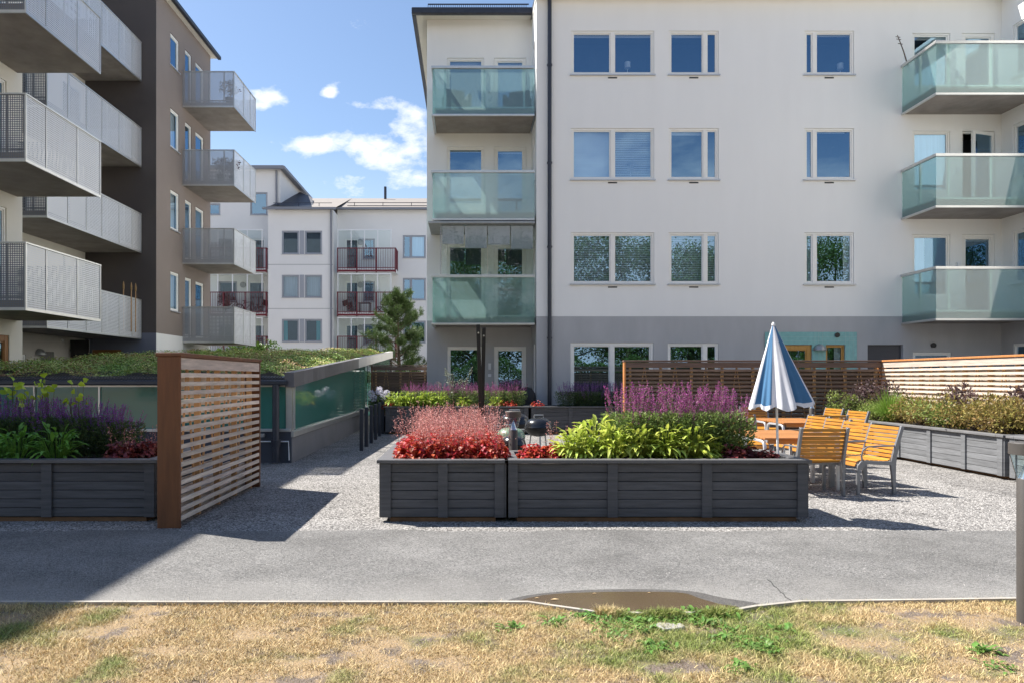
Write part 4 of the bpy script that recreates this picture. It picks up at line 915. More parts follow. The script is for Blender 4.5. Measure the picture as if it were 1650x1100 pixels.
m = MB(); m.quad((-10.7, sy, zr(sy) - .02), (sx - .05, sy, zr(sy) - .02), (sx - .05, 29, zr(29) - .02), (-10.7, 29, zr(29) - .02)); m.quad((-10.7, 29, 0), (sx, 29, 0), (sx, 29, zr(29)), (-10.7, 29, zr(29))); m.build('roof', SOIL, sh, 0)
m = MB(); m.tube([(sx - .25, sy - .12, 1.38), (sx - .25, sy - .12, .04)], .062, 14); m.lathe([(.075, 0), (.09, .12)], (sx - .25, sy - .12, .3), 14); m.build('downpipe', DARKM, sh)
m = MB(); m.tube([(sx - .8, sy - .03, .38), (sx - .05, sy - .03, .38), (sx - .04, sy - .03, .05)], .012, 8); m.build('water_pipe', WHM, sh)
m = MB(); m.box(sx - .66, sx - .58, sy - .05, sy - .001, .25, .35); m.build('socket_box', WHM, sh, 0, bevel=.008)
m = MB(); m.lathe([(.045, 0), (.05, .03), (.045, .06)], (sx - .5, sy - .07, .46), 12); m.build('water_tap', ALUD, sh)
# sedum
r = np.random.default_rng(11); n = 150000
x = r.uniform(-10.6, sx - .12, n); y = sy + .12 + (16.2) * r.random(n) ** 1.25
vn_ = vnoise(x * .55, y * .55); hm = np.clip(.02 + (vn_ - .38) * .8, .015, .26) * np.clip((sx - x) * 1.6, .12, 1)
z = 1.50 + slope * (y - sy) + hm * (.55 + .45 * r.random(n))
P = np.stack([x, y, z], 1); a = r.uniform(0, 6.28, n); L_ = r.uniform(.012, .026, n) * (1 + (y - sy) * .035)
D = np.stack([np.cos(a), np.sin(a), r.uniform(-.3, .9, n)], 1) * L_[:, None]; Sd = np.stack([-np.sin(a), np.cos(a), r.uniform(-.3, .3, n)], 1) * (L_ * .75)[:, None]
V = np.stack([P - D * .5, P + Sd, P + D * .5, P - Sd], 1).reshape(-1, 3); i = np.arange(n)[:, None] * 4
sed = bpy.data.materials.new('sedum'); sed.use_nodes = True; t_ = sed.node_tree; N = t_.nodes; L = t_.links
tcn = N.new('ShaderNodeTexCoord'); nz = N.new('ShaderNodeTexNoise'); nz.inputs['Scale'].default_value = 1.1; nz.inputs['Detail'].default_value = 4; L.new(tcn.outputs['Object'], nz.inputs['Vector'])
ge = N.new('ShaderNodeNewGeometry'); f = mth('ADD', nz.outputs['Fac'], mth('MULTIPLY', mth('SUBTRACT', ge.outputs['Random Per Island'], .5, tree=t_), .22, tree=t_), tree=t_)
cr = N.new('ShaderNodeValToRGB'); L.new(f, cr.inputs[0]); e = cr.color_ramp.elements; e[0].position = .41; e[0].color = (.22, .38, .07, 1); e[1].position = .63; e[1].color = (.44, .21, .12, 1)
for p, c in ((.455, (.46, .62, .10)), (.495, (.27, .44, .08)), (.535, (.76, .74, .25)), (.58, (.42, .40, .14))):
    q = e.new(p); q.color = (*c, 1)
L.new(cr.outputs[0], N['Principled BSDF'].inputs['Base Color']); N['Principled BSDF'].inputs['Roughness'].default_value = .6
o = np_build('sedum_carpet', V, [i + np.array([0, 1, 2, 3])], sed); tag(o, 'green and yellow sedum carpet growing on the low shed roof', 'sedum', kind='stuff')

# =================================================================== SLATTED SCREENS
def screen(loc, ang, length, ztop, label, slat, post, cap, depth=.2, z0=.06, npost=4, first_wide=True, endpost=.2, pitch=.09):
    """runs along local +x from loc; slats on both faces, posts and diagonal battens between"""
    t = thing('slatted_screen', loc, label, 'screen fence', 'slatted timber screens')
    Mx = Matrix.Translation(Vector(loc)) @ Matrix.Rotation(ang, 4, 'Z')
    s = MB(); z = ztop - .05
    if first_wide:
        for y in (-depth / 2, depth / 2 - .022): s.box(.02, length - .02, y, y + .022, z - .115, z, M=Mx)
        z -= .15
    while z - .045 > z0:
        k = 0
        for j_, y in enumerate((-depth / 2, depth / 2 - .022)): s.box(.02, length - .02, y, y + .022, z - .045 - j_ * pitch / 2, z - j_ * pitch / 2, M=Mx)
        z -= pitch
    s.build('slat_panel', slat, t, 0, bevel=.003)
    b = MB(); n = max(2, int(length / .65))
    for i in range(n + 1):
        xx = .1 + (length - .25) * i / n; b.box(xx, xx + .05, -.03, .03, 0, ztop - .08, M=Mx)
    for i in range(n):
        xx = .2 + (length - .25) * i / n
        for sg in (0, 1):
            p = Mx @ Vector((xx + .25, .0, ztop - .1)); q = Mx @ Vector((xx + (.45 if sg else .05), .0, .3)); b.bar(p, q, .018, .018)
    b.build('batten', BATTEN, t, 0)
    for xx in (0, length):
        MB().box(xx - .02 if xx else -.018, xx + .02 if xx else .018, -depth / 2 - .006, depth / 2 + .006, 0, ztop - .04, M=Mx).build('end_post', post, t, 0, bevel=.004)
    MB().box(-.03, length + .03, -depth / 2 - .02, depth / 2 + .02, ztop - .038, ztop, M=Mx).build('cap_rail', cap, t, 0, bevel=.006)
    return t
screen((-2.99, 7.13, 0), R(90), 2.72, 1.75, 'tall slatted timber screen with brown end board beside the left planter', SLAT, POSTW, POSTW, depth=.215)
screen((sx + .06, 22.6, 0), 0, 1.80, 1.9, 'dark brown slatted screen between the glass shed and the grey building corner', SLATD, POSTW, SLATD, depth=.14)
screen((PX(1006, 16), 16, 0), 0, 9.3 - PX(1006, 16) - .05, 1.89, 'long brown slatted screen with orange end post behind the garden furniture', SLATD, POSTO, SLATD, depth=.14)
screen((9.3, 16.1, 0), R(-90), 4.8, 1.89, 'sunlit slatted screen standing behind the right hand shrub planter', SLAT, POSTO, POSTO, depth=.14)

# =================================================================== PLANTERS
def planter(x0, x1, y0, y1, zt, stiles, label, mat=None, sides=(), z0=.055, rimw=.15, nb=6, rim=None):
    mat = mat or PLANT_W
    t = thing('planter_box', ((x0 + x1) / 2, (y0 + y1) / 2, 0), label, 'planter', 'grey timber planters')
    b = MB(); h = (zt - .04 - z0) / nb
    for i in range(nb):
        za = z0 + i * h; zb = za + h - .006
        b.box(x0 + .02, x1 - .02, y0 + .012, y0 + .034, za, zb); b.box(x0 + .02, x1 - .02, y1 - .034, y1 - .012, za, zb)
        b.box(x0 + .012, x0 + .034, y0 + .036, y1 - .036, za, zb); b.box(x1 - .034, x1 - .012, y0 + .036, y1 - .036, za, zb)
    b.build('board_panel', mat, t, 0, bevel=.003)
    MB().box(x0 + .04, x1 - .04, y0 + .04, y1 - .04, z0 - .01, zt - .2).build('liner', BLACKM, t, 0)
    for (a, w) in stiles: MB().box(a, a + w, y0 - .012, y0 + .011, z0 - .005, zt - .042).build('stile', mat, t, 0, bevel=.004)
    for (a, w, side) in sides:
        xx = (x0 - .012, x0 + .0115) if side < 0 else (x1 - .0115, x1 + .012)
        MB().box(*xx, a, a + w, z0 - .005, zt - .042).build('stile', mat, t, 0, bevel=.004)
    r = MB(); e = .035
    r.box(x0 - e, x1 + e, y0 - e, y0 + rimw - e, zt - .036, zt); r.box(x0 - e, x1 + e, y1 - rimw + e, y1 + e, zt - .036, zt)
    r.box(x0 - e, x0 + rimw - e, y0 + rimw - e + .002, y1 - rimw + e - .002, zt - .036, zt); r.box(x1 - rimw + e, x1 + e, y0 + rimw - e + .002, y1 - rimw + e - .002, zt - .036, zt)
    r.build('rim', rim or RIM, t, 0, bevel=.004)
    MB().box(x0 + .1, x1 - .1, y0 + .03, y1 - .03, 0, z0 - .012).build('base_timber', TIMB, t, 0)
    s = MB(); nx = max(2, int((x1 - x0) / .12)); ny = max(2, int((y1 - y0) / .12)); random.seed(int(abs(x0 * 100)))
    vs = [(x0 + .035 + (x1 - x0 - .07) * i / nx, y0 + .035 + (y1 - y0 - .07) * j / ny, zt - .07 + random.uniform(-.015, .02)) for j in range(ny + 1) for i in range(nx + 1)]
    s.add(vs, [(j * (nx + 1) + i, j * (nx + 1) + i + 1, (j + 1) * (nx + 1) + i + 1, (j + 1) * (nx + 1) + i) for j in range(ny) for i in range(nx)])
    s.build('soil', SOIL, t, 60); return t
Y1 = 7.42
c_ = lambda px: (px - VX) * Y1 / F
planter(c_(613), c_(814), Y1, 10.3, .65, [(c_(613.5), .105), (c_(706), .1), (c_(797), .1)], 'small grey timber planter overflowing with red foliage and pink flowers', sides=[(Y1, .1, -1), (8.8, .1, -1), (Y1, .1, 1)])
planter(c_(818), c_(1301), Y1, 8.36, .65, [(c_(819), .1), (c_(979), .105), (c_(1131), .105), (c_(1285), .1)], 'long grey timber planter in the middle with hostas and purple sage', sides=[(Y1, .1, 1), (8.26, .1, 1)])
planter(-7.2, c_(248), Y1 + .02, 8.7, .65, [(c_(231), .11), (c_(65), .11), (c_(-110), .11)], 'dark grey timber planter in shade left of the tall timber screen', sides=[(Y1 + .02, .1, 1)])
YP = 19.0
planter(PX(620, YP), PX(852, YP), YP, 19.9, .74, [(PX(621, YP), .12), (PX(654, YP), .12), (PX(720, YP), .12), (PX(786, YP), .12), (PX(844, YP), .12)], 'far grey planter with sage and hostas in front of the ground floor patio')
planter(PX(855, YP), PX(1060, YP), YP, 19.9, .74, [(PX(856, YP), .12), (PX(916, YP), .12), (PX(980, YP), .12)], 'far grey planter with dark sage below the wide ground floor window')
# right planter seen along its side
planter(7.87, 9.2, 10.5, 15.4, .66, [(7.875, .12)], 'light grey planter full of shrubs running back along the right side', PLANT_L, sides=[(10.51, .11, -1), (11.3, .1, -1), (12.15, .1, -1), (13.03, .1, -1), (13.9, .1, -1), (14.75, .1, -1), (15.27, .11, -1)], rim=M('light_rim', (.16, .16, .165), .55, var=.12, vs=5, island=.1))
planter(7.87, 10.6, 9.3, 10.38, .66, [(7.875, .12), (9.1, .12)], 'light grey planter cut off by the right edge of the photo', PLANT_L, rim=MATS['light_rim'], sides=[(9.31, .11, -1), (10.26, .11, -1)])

# =================================================================== PLANT BUILDERS
def unit(v): return v / np.linalg.norm(v, axis=-1, keepdims=True)
def big_leaves(P, D, L_, W_, droop, fold=.12, up=None):
    n = len(P); upv = np.tile(np.array([0, 0, 1.]), (n, 1)) if up is None else up
    Sv = unit(np.cross(D, upv) + 1e-6); Nn = unit(np.cross(Sv, D))
    def c(t): return P + D * (L_ * t)[:, None] - np.array([0, 0, 1.]) * (droop * L_ * t * t)[:, None]
    w1 = (W_ * .5)[:, None]; w2 = (W_ * .36)[:, None]; fo = (W_ * fold)[:, None]
    c1, c2, tt = c(.36), c(.72), c(1.0)
    V = np.stack([P, c1 - Sv * w1 + Nn * fo, c1, c1 + Sv * w1 + Nn * fo, c2 - Sv * w2 + Nn * fo, c2, c2 + Sv * w2 + Nn * fo, tt], 1).reshape(-1, 3)
    i = np.arange(n)[:, None] * 8
    T = np.concatenate([i + np.array(a) for a in ((0, 2, 1), (0, 3, 2), (4, 5, 7), (5, 6, 7))]); Q = np.concatenate([i + np.array(a) for a in ((1, 2, 5, 4), (2, 3, 6, 5))])
    return V, [T, Q]
def small_leaves(P, D, L_, W_, r):
    n = len(P); rv = unit(r.normal(size=(n, 3))); Sv = unit(np.cross(D, rv) + 1e-9) * (W_ * .5)[:, None]
    V = np.stack([P, P + D * (L_ * .5)[:, None] + Sv, P + D * L_[:, None], P + D * (L_ * .5)[:, None] - Sv], 1).reshape(-1, 3)
    return V, [np.arange(n)[:, None] * 4 + np.array([0, 1, 2, 3])]
def sticks(A, B, w):
    n = len(A); d = unit(B - A); s1 = unit(np.cross(d, np.array([.3, .8, .1])) + 1e-9) * w; s2 = unit(np.cross(d, s1)) * w
    V = np.stack([A + s1, A - s1 * .5 + s2, A - s1 * .5 - s2, B + s1 * .6, B - s1 * .3 + s2 * .6, B - s1 * .3 - s2 * .6], 1).reshape(-1, 3)
    i = np.arange(n)[:, None] * 6; return V, [np.concatenate([i + np.array(a) for a in ((0, 1, 4, 3), (1, 2, 5, 4), (2, 0, 3, 5))])]
PROTO = {}
def place(kind, maker, loc, label, cat, group, rz=0, sc=1.0, name=None):
    """first use of a kind keeps the original, later ones are copies sharing mesh data"""
    if kind not in PROTO:
        t = thing(name or kind, (0, 0, 0), label, cat, group); maker(t); PROTO[kind] = t
    else:
        t = copy_tree(PROTO[kind])
    t.location = loc; t.rotation_euler = (0, 0, rz); t.scale = (sc, sc, sc) if not isinstance(sc, tuple) else sc
    tag(t, label, cat, group); return t

def hosta(seed, mat, n=75, h=.25, R_=.2):
    def mk(t):
        r = np.random.default_rng(seed); a = r.uniform(0, 6.28, n); lean = r.uniform(.0, 1.0, n)
        el = 1.45 - lean * .75
        st = np.stack([np.cos(a) * .03, np.sin(a) * .03, np.zeros(n)], 1)
        Ls = h * (.50 + .95 * (1 - lean * .75)) * r.uniform(.65, 1.2, n)
        d0 = np.stack([np.cos(a) * np.cos(el), np.sin(a) * np.cos(el), np.sin(el)], 1)
        E = st + d0 * Ls[:, None] * .75
        a2 = a + r.normal(0, .35, n); e2 = el - r.uniform(.15, 1.0, n)
        d1 = np.stack([np.cos(a2) * np.cos(e2), np.sin(a2) * np.cos(e2), np.sin(e2)], 1)
        V, Fq = big_leaves(E, d1, r.uniform(.09, .15, n), r.uniform(.026, .042, n), r.uniform(.2, .7, n), .2)
        np_build('leaves', V, Fq, mat, t)
        V, Fq = sticks(st, E, .0035); np_build('leaf_stalks', V, Fq, mat, t)
    return mk
def heuchera(seed, mat, n=420, rad=.24, h=.26, flowers=0, fh=.55, fmat=None):
    def mk(t):
        r = np.random.default_rng(seed); a = r.uniform(0, 6.28, n); ph = np.arccos(r.uniform(0.02, 1, n)); rr = r.uniform(.55, 1.02, n)
        P = np.stack([np.cos(a) * np.sin(ph) * rad * rr, np.sin(a) * np.sin(ph) * rad * rr, np.cos(ph) * h * rr + .01], 1)
        D = unit(np.stack([np.cos(a), np.sin(a), r.uniform(-.5, .5, n)], 1) + r.normal(0, .5, (n, 3)))
        up = unit(np.stack([np.cos(a) * np.sin(ph), np.sin(a) * np.sin(ph), np.cos(ph) + .6], 1) + r.normal(0, .35, (n, 3)))
        L_ = r.uniform(.035, .062, n); V, Fq = big_leaves(P, D, L_, L_ * r.uniform(.9, 1.15, n), r.uniform(0, .6, n), .15, up); np_build('leaves', V, Fq, mat, t)
        k = n // 4; V, Fq = sticks(np.zeros((k, 3)) + r.normal(0, .02, (k, 3)) * np.array([1, 1, 0]), P[:k], .0025); np_build('leaf_stalks', V, Fq, mat, t)
        if flowers:
            A = r.normal(0, rad * .35, (flowers, 3)); A[:, 2] = h * .5; B = A * np.array([1.6, 1.6, 0]) + np.stack([np.zeros(flowers), np.zeros(flowers), fh * r.uniform(.75, 1.1, flowers)], 1)
            m = 34; tt = r.uniform(.35, 1, (flowers, m)); sp = (1.08 - tt) * .05 + .006
            C = A[:, None, :] + (B - A)[:, None, :] * tt[..., None] + r.normal(0, 1, (flowers, m, 3)) * sp[..., None]
            C = C.reshape(-1, 3); nn = len(C); ls = r.uniform(.007, .014, nn)
            V, Fq = small_leaves(C, unit(r.normal(size=(nn, 3))), ls, ls * .9, r); np_build('blossoms', V, Fq, fmat or L_PINK, t)
            V, Fq = sticks(A, B, .0018); np_build('flower_stems', V, Fq, M('pink_stem', (.42, .16, .13), .7), t)
    return mk
def salvia(seed, lm, fm, n_l=1500, rad=.25, h=.42, spikes=46, sh_=.22, fh=.30):
    def mk(t):
        r = np.random.default_rng(seed)
        a = r.uniform(0, 6.28, n_l); q = np.sqrt(r.random(n_l)); z = r.random(n_l) ** .75 * h; fl_ = .55 + .55 * np.sin(np.clip(z / h, 0, 1) * 2.1)
        P = np.stack([np.cos(a) * q * rad * fl_, np.sin(a) * q * rad * fl_, z], 1)
        D = unit(np.stack([np.cos(a), np.sin(a), r.uniform(.1, 1.3, n_l)], 1) + r.normal(0, .35, (n_l, 3)))
        L_ = r.uniform(.03, .06, n_l); V, Fq = small_leaves(P, D, L_, L_ * .34, r); np_build('leaves', V, Fq, lm, t)
        a = r.uniform(0, 6.28, spikes); q = np.sqrt(r.random(spikes)); bx = np.cos(a) * q * rad; by = np.sin(a) * q * rad
        A = np.stack([bx * .3, by * .3, np.full(spikes, .02)], 1); B = np.stack([bx * 1.12 + r.normal(0, .035, spikes), by * 1.12 + r.normal(0, .035, spikes), h + fh * (.12 + .88 * r.random(spikes) ** .8) - q * .07], 1)
        V, Fq = sticks(A, B, .003); np_build('stems', V, Fq, L_STEM, t)
        m = 46; d = unit(B - A); tt = r.random((spikes, m)); ln = sh_ * r.uniform(.7, 1.1, spikes)
        C = B[:, None, :] - d[:, None, :] * (ln[:, None] * tt)[..., None]; rad_ = .0045 + .009 * tt
        C = C + r.normal(0, 1, (spikes, m, 3)) * rad_[..., None] * .75
        C = C.reshape(-1, 3); nn = len(C); ls = r.uniform(.010, .018, nn)
        V, Fq = small_leaves(C, unit(np.repeat(d, m, 0) + r.normal(0, .6, (nn, 3))), ls, ls * .6, r); np_build('flower_spikes', V, Fq, fm, t)
    return mk
def shrub(seed, mat, n=2600, rad=.35, h=.5, leaf=(.02, .045), wfac=.45, stems=14):
    def mk(t):
        r = np.random.default_rng(seed); nb = 16
        cen = np.stack([r.normal(0, rad * .45, nb), r.normal(0, rad * .45, nb), r.uniform(.3, .85, nb) * h], 1); br = r.uniform(.22, .42, nb) * rad
        k = r.integers(0, nb, n); dirs = unit(r.normal(size=(n, 3))); P = cen[k] + dirs * (br[k] * r.uniform(.5, 1.15, n))[:, None]; P[:, 2] = np.clip(P[:, 2], .01, None)
        D = unit(dirs + r.normal(0, .6, (n, 3)) + np.array([0, 0, .4])); L_ = r.uniform(*leaf, n); V, Fq = small_leaves(P, D, L_, L_ * wfac, r); np_build('leaves', V, Fq, mat, t)
        A = r.normal(0, .03, (nb, 3)); A[:, 2] = 0; V, Fq = sticks(A, cen, .006); np_build('stems', V, Fq, BARK, t)
    return mk
def tuft(seed, mat, n=420, h=.5, spread=.35):
    def mk(t):
        r = np.random.default_rng(seed); a = r.uniform(0, 6.28, n); P = np.stack([np.cos(a), np.sin(a), np.zeros(n)], 1) * (r.uniform(0, .05, n))[:, None]; P[:, 2] = 0
        el = r.uniform(.75, 1.5, n); D = np.stack([np.cos(a) * np.cos(el), np.sin(a) * np.cos(el), np.sin(el)], 1); L_ = h * r.uniform(.6, 1.1, n)
        V, Fq = big_leaves(P, D, L_, np.full(n, .006), r.uniform(.1, .6, n)); np_build('blades', V, Fq, mat, t)
    return mk

# --- small planter: red heucheras with pink flowers
hx = np.linspace(c_(655), c_(785), 5)
ordn = ['leftmost', 'second', 'third', 'fourth', 'rightmost']
rs = random.Random(12)
k = 0
for row, (yy, cnt) in enumerate(((7.72, 5), (8.12, 5), (8.6, 4), (9.1, 4), (9.6, 3))):
    for i in range(cnt):
        xx = -.70 + 1.02 * (i + .5) / cnt + rs.uniform(-.03, .03); kind = 'red_heuchera_' + 'abc'[k % 3]
        rowname = ['front row', 'second row', 'third row', 'fourth row', 'rear row'][row]; od_ = {5: ordn, 4: ['leftmost', 'second', 'third', 'rightmost'], 3: ['leftmost', 'middle', 'rightmost']}[cnt][i]
        place(kind, heuchera(20 + k % 3, L_RED, 520, .22, .24, flowers=15 + 4 * (k % 2), fh=.52), (xx, yy, .58), f'red leaved plant with pink flower plumes, {od_} in the {rowname} of the small planter', 'plant', 'red leaved plants in the small planter', rs.uniform(0, 6), 1.0 + .14 * (row > 0) * .6, name='heuchera'); k += 1
# --- long planter
for i, px in enumerate((862, 893)):
    place('red_heuchera_low', heuchera(31, L_RED, 460, .19, .17, flowers=0), (PX(px, 7.85), 7.85 + .05 * i, .58), ['red leaved plant nearest the bollard light in the long planter', 'red leaved plant beside the first hosta in the long planter'][i], 'plant', 'low red leaved plants', i * 2, name='heuchera')
place('red_heuchera_back', heuchera(33, L_RED, 300, .16, .16, flowers=6, fh=.42), (PX(905, 8.1), 8.1, .58), 'red leaved plant with three thin pink plumes behind the front hostas', 'plant', 'low red leaved plants', 1, name='heuchera')
hp = [(922, 7.78, 1.1), (960, 8.0, 1.4), (990, 7.80, 1.2), (1030, 7.80, 1.2), (1070, 7.78, 1.22), (1118, 7.80, 1.22), (944, 7.76, .95), (1152, 7.76, .6)]
hn = ['leftmost yellow green hosta in the long planter', 'tall yellow green hosta second from left at the back of the long planter', 'yellow green hosta fourth from left in the long planter', 'yellow green hosta standing just left of the planter centre', 'yellow green hosta in front of the purple sage', 'rightmost full yellow green hosta in the long planter', 'small front yellow green hosta third from left in the long planter', 'tiny green hosta right of all the others in the long planter']
for i, (px, yy, sc) in enumerate(hp):
    place('hosta_' + 'ab'[i % 2], hosta(40 + i % 2, L_HOSTA, 190), (PX(px, yy), yy, .58), hn[i], 'plant', 'yellow green hostas in the long planter', i * 1.7, sc, name='hosta')
sn = ['leftmost', 'second', 'third', 'fourth', 'fifth', 'sixth', 'rightmost']
for i, px in enumerate((1010, 1040, 1072, 1102, 1130, 1158, 1180)):
    yy = 8.08 + .07 * ((i * 3) % 3 - 1); place('purple_sage_' + 'ab'[i % 2], salvia(50 + i % 2, L_SAGE, L_PURP, 2600, .25, .52, 48, .20, .38), (PX(px, yy), yy, .58), f'{sn[i]} clump of purple flowering sage in the long planter', 'plant', 'purple sages in the long planter', i * 2.1, 1 if i < 6 else .88, name='purple_sage')
for i, px in enumerate((1178, 1205, 1236)):
    place('wine_heuchera', heuchera(60, L_WINE if i < 2 else L_WINE, 320, .15, .17), (PX(px, 7.72 + .1 * (i == 1)), 7.72 + .1 * (i == 1), .58), ['dark wine leaved plant right of the hostas in the long planter', 'dark wine leaved plant between the sage and umbrella pole', 'wine red plant beside the umbrella pole'][i], 'plant', 'dark wine leaved plants', i * 2, 1 - .1 * i, name='heuchera')
# --- left planter in shade
for i, px in enumerate((-60, -25, 5, 38, 70, 103, 136, 170, 195)):
    yy = 8.25; place('dark_sage_' + 'ab'[i % 2], salvia(70 + i % 2, L_DSAGE, L_DPURP, 1900, .26, .46, 46, .22, .30), (PX(px, yy), yy + .06 * (i % 2), .58), f'{["cut off", "first", "second", "third", "fourth", "fifth", "sixth", "seventh", "last"][i]} dark sage clump counted from the left in the shaded planter', 'plant', 'dark sages in the shaded planter', i * 1.3, .98 if i < 7 else .86, name='purple_sage')
for i, (px, sc) in enumerate(((-45, 1.1), (28, 1.2), (92, 1.25), (-8, .9))):
    place('green_hosta', hosta(80, L_HOSTG, 80), (PX(px, 7.72), 7.72, .58), ['green hosta cut off by the left edge', 'green hosta left of the larger one in the shaded planter', 'largest green hosta in the shaded planter', 'small green hosta at the left edge of the shaded planter'][i], 'plant', 'green hostas in the shaded planter', i, sc, name='hosta')
for i, (px, yy) in enumerate(((195, 7.75), (218, 7.9), (240, 8.1))):
    place('wine_heuchera_left', heuchera(61, L_WINE, 380, .17, .2, flowers=3 if i == 0 else 3, fh=.42), (PX(px, yy), yy, .58), ['front wine leaved plant at the right end of the shaded planter', 'middle wine leaved plant beside the screen post', 'rear wine leaved plant tucked against the screen post'][i], 'plant', 'wine leaved plants by the screen', i, 1, name='heuchera')
def lime_plant(seed):
    def mk(t):
        r = np.random.default_rng(seed); n = 11; a = r.uniform(0, 6.28, n); P = np.stack([r.normal(0, .06, n), r.normal(0, .06, n), .72 + r.uniform(-.14, .16, n)], 1)
        D = unit(np.stack([np.cos(a), np.sin(a) * .6, r.uniform(-.1, 1.0, n)], 1)); V, Fq = big_leaves(P, D, r.uniform(.08, .125, n), r.uniform(.06, .09, n), np.full(n, .25), .2, unit(np.stack([r.normal(0, .4, n), np.full(n, -1.0), np.full(n, .5)], 1))); np_build('leaves', V, Fq, L_LIME, t)
        V, Fq = sticks(np.zeros((n, 3)), P, .004); np_build('stems', V, Fq, L_STEM, t)
    return mk
for i, px in enumerate((-20, 18, 42, 80, 128)):
    place('lime_' + 'ab'[i % 2], lime_plant(90 + i % 2), (PX(px, 8.3), 8.3, .60), f'{["cut off", "left", "second", "third", "right"][i]} stem of bright lime leaves rising above the dark sage', 'plant', 'lime leaved stems', i * 1.1, 1.02 - .04 * (i % 3), name='lime_leaf_shrub')
# --- far planters
for i, px in enumerate((662, 684, 706, 728, 750, 772, 794, 814, 832)):
    yy = 19.5; place('far_sage', salvia(101, L_SAGE, L_PURP, 1500, .28, .5, 60, .26, .30), (PX(px, yy), yy + .1 * (i % 2), .66), f'{["first", "second", "third", "fourth", "fifth", "sixth", "seventh", "eighth", "ninth"][i]} purple sage from the left in the far patio planter', 'plant', 'purple sages in the far patio planter', i, .95, name='purple_sage')
for i, px in enumerate((636, 655, 672, 690, 708, 748, 800)):
    place('far_hosta', hosta(102, LF('back_hosta_leaf', (.30, .42, .05), .35, (.42, .50, .08)), 120), (PX(px, 19.2), 19.22, .66), f'{["first", "second", "third", "fourth", "fifth", "sixth", "seventh"][i]} yellow green plant from the left along the far patio planter', 'plant', 'yellow green plants in the far planter', i, 1.35 if i < 5 else 1.0, name='hosta')
for i, px in enumerate((808, 822, 866, 626)):
    place('far_red', heuchera(103, L_RED if i < 4 else L_WINE, 160, .2, .2), (PX(px, 19.2), 19.2, .66), ['red leaved plant below the patio door in the far planter', 'right hand red leaved plant below the patio door in the far planter', 'red leaved plant at the start of the far right planter', 'red leaved plant at the left end of the far patio planter'][i], 'plant', 'red plants in the far planters', i, name='heuchera')
for i, px in enumerate((912, 930, 948, 966, 984, 1000)):
    place('far_dark_sage', salvia(104, L_DSAGE, L_DPURP, 1400, .28, .45, 44, .26, .32), (PX(px, 19.45), 19.45 + .08 * (i % 2), .66), f'{["first", "second", "third", "fourth", "fifth", "sixth"][i]} dark sage from the left below the wide ground floor window', 'plant', 'dark sages in the far planter', i, 1, name='purple_sage')
def tall_twig(t):
    r = np.random.default_rng(5); n = 9; A = np.zeros((n, 3)); B = np.stack([r.normal(0, .38, n), r.normal(0, .15, n), r.uniform(.7, 1.15, n)], 1); V, Fq = sticks(A, B, .008); np_build('stems', V, Fq, BARK, t)
    m = 60; tt = r.uniform(.3, 1, (n, m)); C = (A[:, None] + (B - A)[:, None] * tt[..., None] + r.normal(0, .03, (n, m, 3))).reshape(-1, 3); nn = len(C); ls = r.uniform(.03, .06, nn)
    V, Fq = small_leaves(C, unit(r.normal(size=(nn, 3)) + np.array([0, 0, .5])), ls, ls * .5, r); np_build('leaves', V, Fq, LF('silver_leaf', (.30, .33, .24), .3), t)
place('twiggy', tall_twig, (PX(735, 19.55), 19.55, .66), 'tall twiggy plant with pale leaves rising above the far sage', 'plant', None, name='twiggy_shrub')
def hydr(t):
    shrub(7, L_DSAGE, 900, .35, .55, (.05, .09), .6)(t)
    r = np.random.default_rng(9)
    C = []
    for c in ((-.2, -.12, .62), (.02, -.15, .68), (.22, -.1, .62), (-.12, -.22, .5), (.12, -.22, .52), (.0, .05, .72)): C.append(np.array(c) + unit(r.normal(size=(160, 3))) * .085)
    C = np.concatenate(C); nn = len(C); V, Fq = small_leaves(C, unit(r.normal(size=(nn, 3))), np.full(nn, .03), np.full(nn, .03), r); np_build('flower_heads', V, Fq, L_WHITE, t)
place('hydrangea', hydr, (PX(611, 19.6), 19.6, .45), 'pale hydrangea with round white flower heads beside the glass shed', 'plant', None)
t = thing('plant_pot', (PX(611, 19.6), 19.6, 0), 'dark pot holding the pale hydrangea beside the glass shed', 'pot'); x = PX(611, 19.6)
MB().lathe([(.16, 0), (.24, .42), (.26, .46), (.22, .46)], (x, 19.6, 0), 20).build('pot_body', DARKM, t); MB().lathe([(.2, .43), (.1, .44)], (x, 19.6, 0), 20).build('soil', SOIL, t)
# --- right planter shrubs
rs = random.Random(5); k = 0
pos = [(8.25, 11.0), (8.7, 11.2), (8.3, 11.65), (8.75, 11.95), (8.28, 12.3), (8.7, 12.6), (8.25, 13.0), (8.75, 13.3), (8.3, 13.65), (8.8, 14.0), (8.25, 14.4), (8.7, 14.7), (8.3, 15.0), (8.8, 15.0), (8.4, 10.9), (8.8, 11.5)]
for i, (x, y) in enumerate(pos):
    m_ = L_SHRUB if i not in (4, 7, 10, 12) else L_SHRUBG; kd = 'spirea_' + ('ab'[i % 2] if m_ is L_SHRUB else 'g')
    place(kd, shrub(110 + i % 2 + (5 if m_ is L_SHRUBG else 0), m_, 1700, .42, .46, (.03, .07), .42), (x, y, .62), f'{"olive and russet" if m_ is L_SHRUB else "fresh green"} small leaved shrub, {["nearest", "second", "third", "fourth", "fifth", "sixth", "seventh", "eighth", "ninth", "tenth", "eleventh", "twelfth", "thirteenth", "farthest", "extra near", "inner"][i]} in the right planter', 'shrub', 'shrubs in the right planter', rs.uniform(0, 6), rs.uniform(.78, 1.2), name='spirea_shrub')
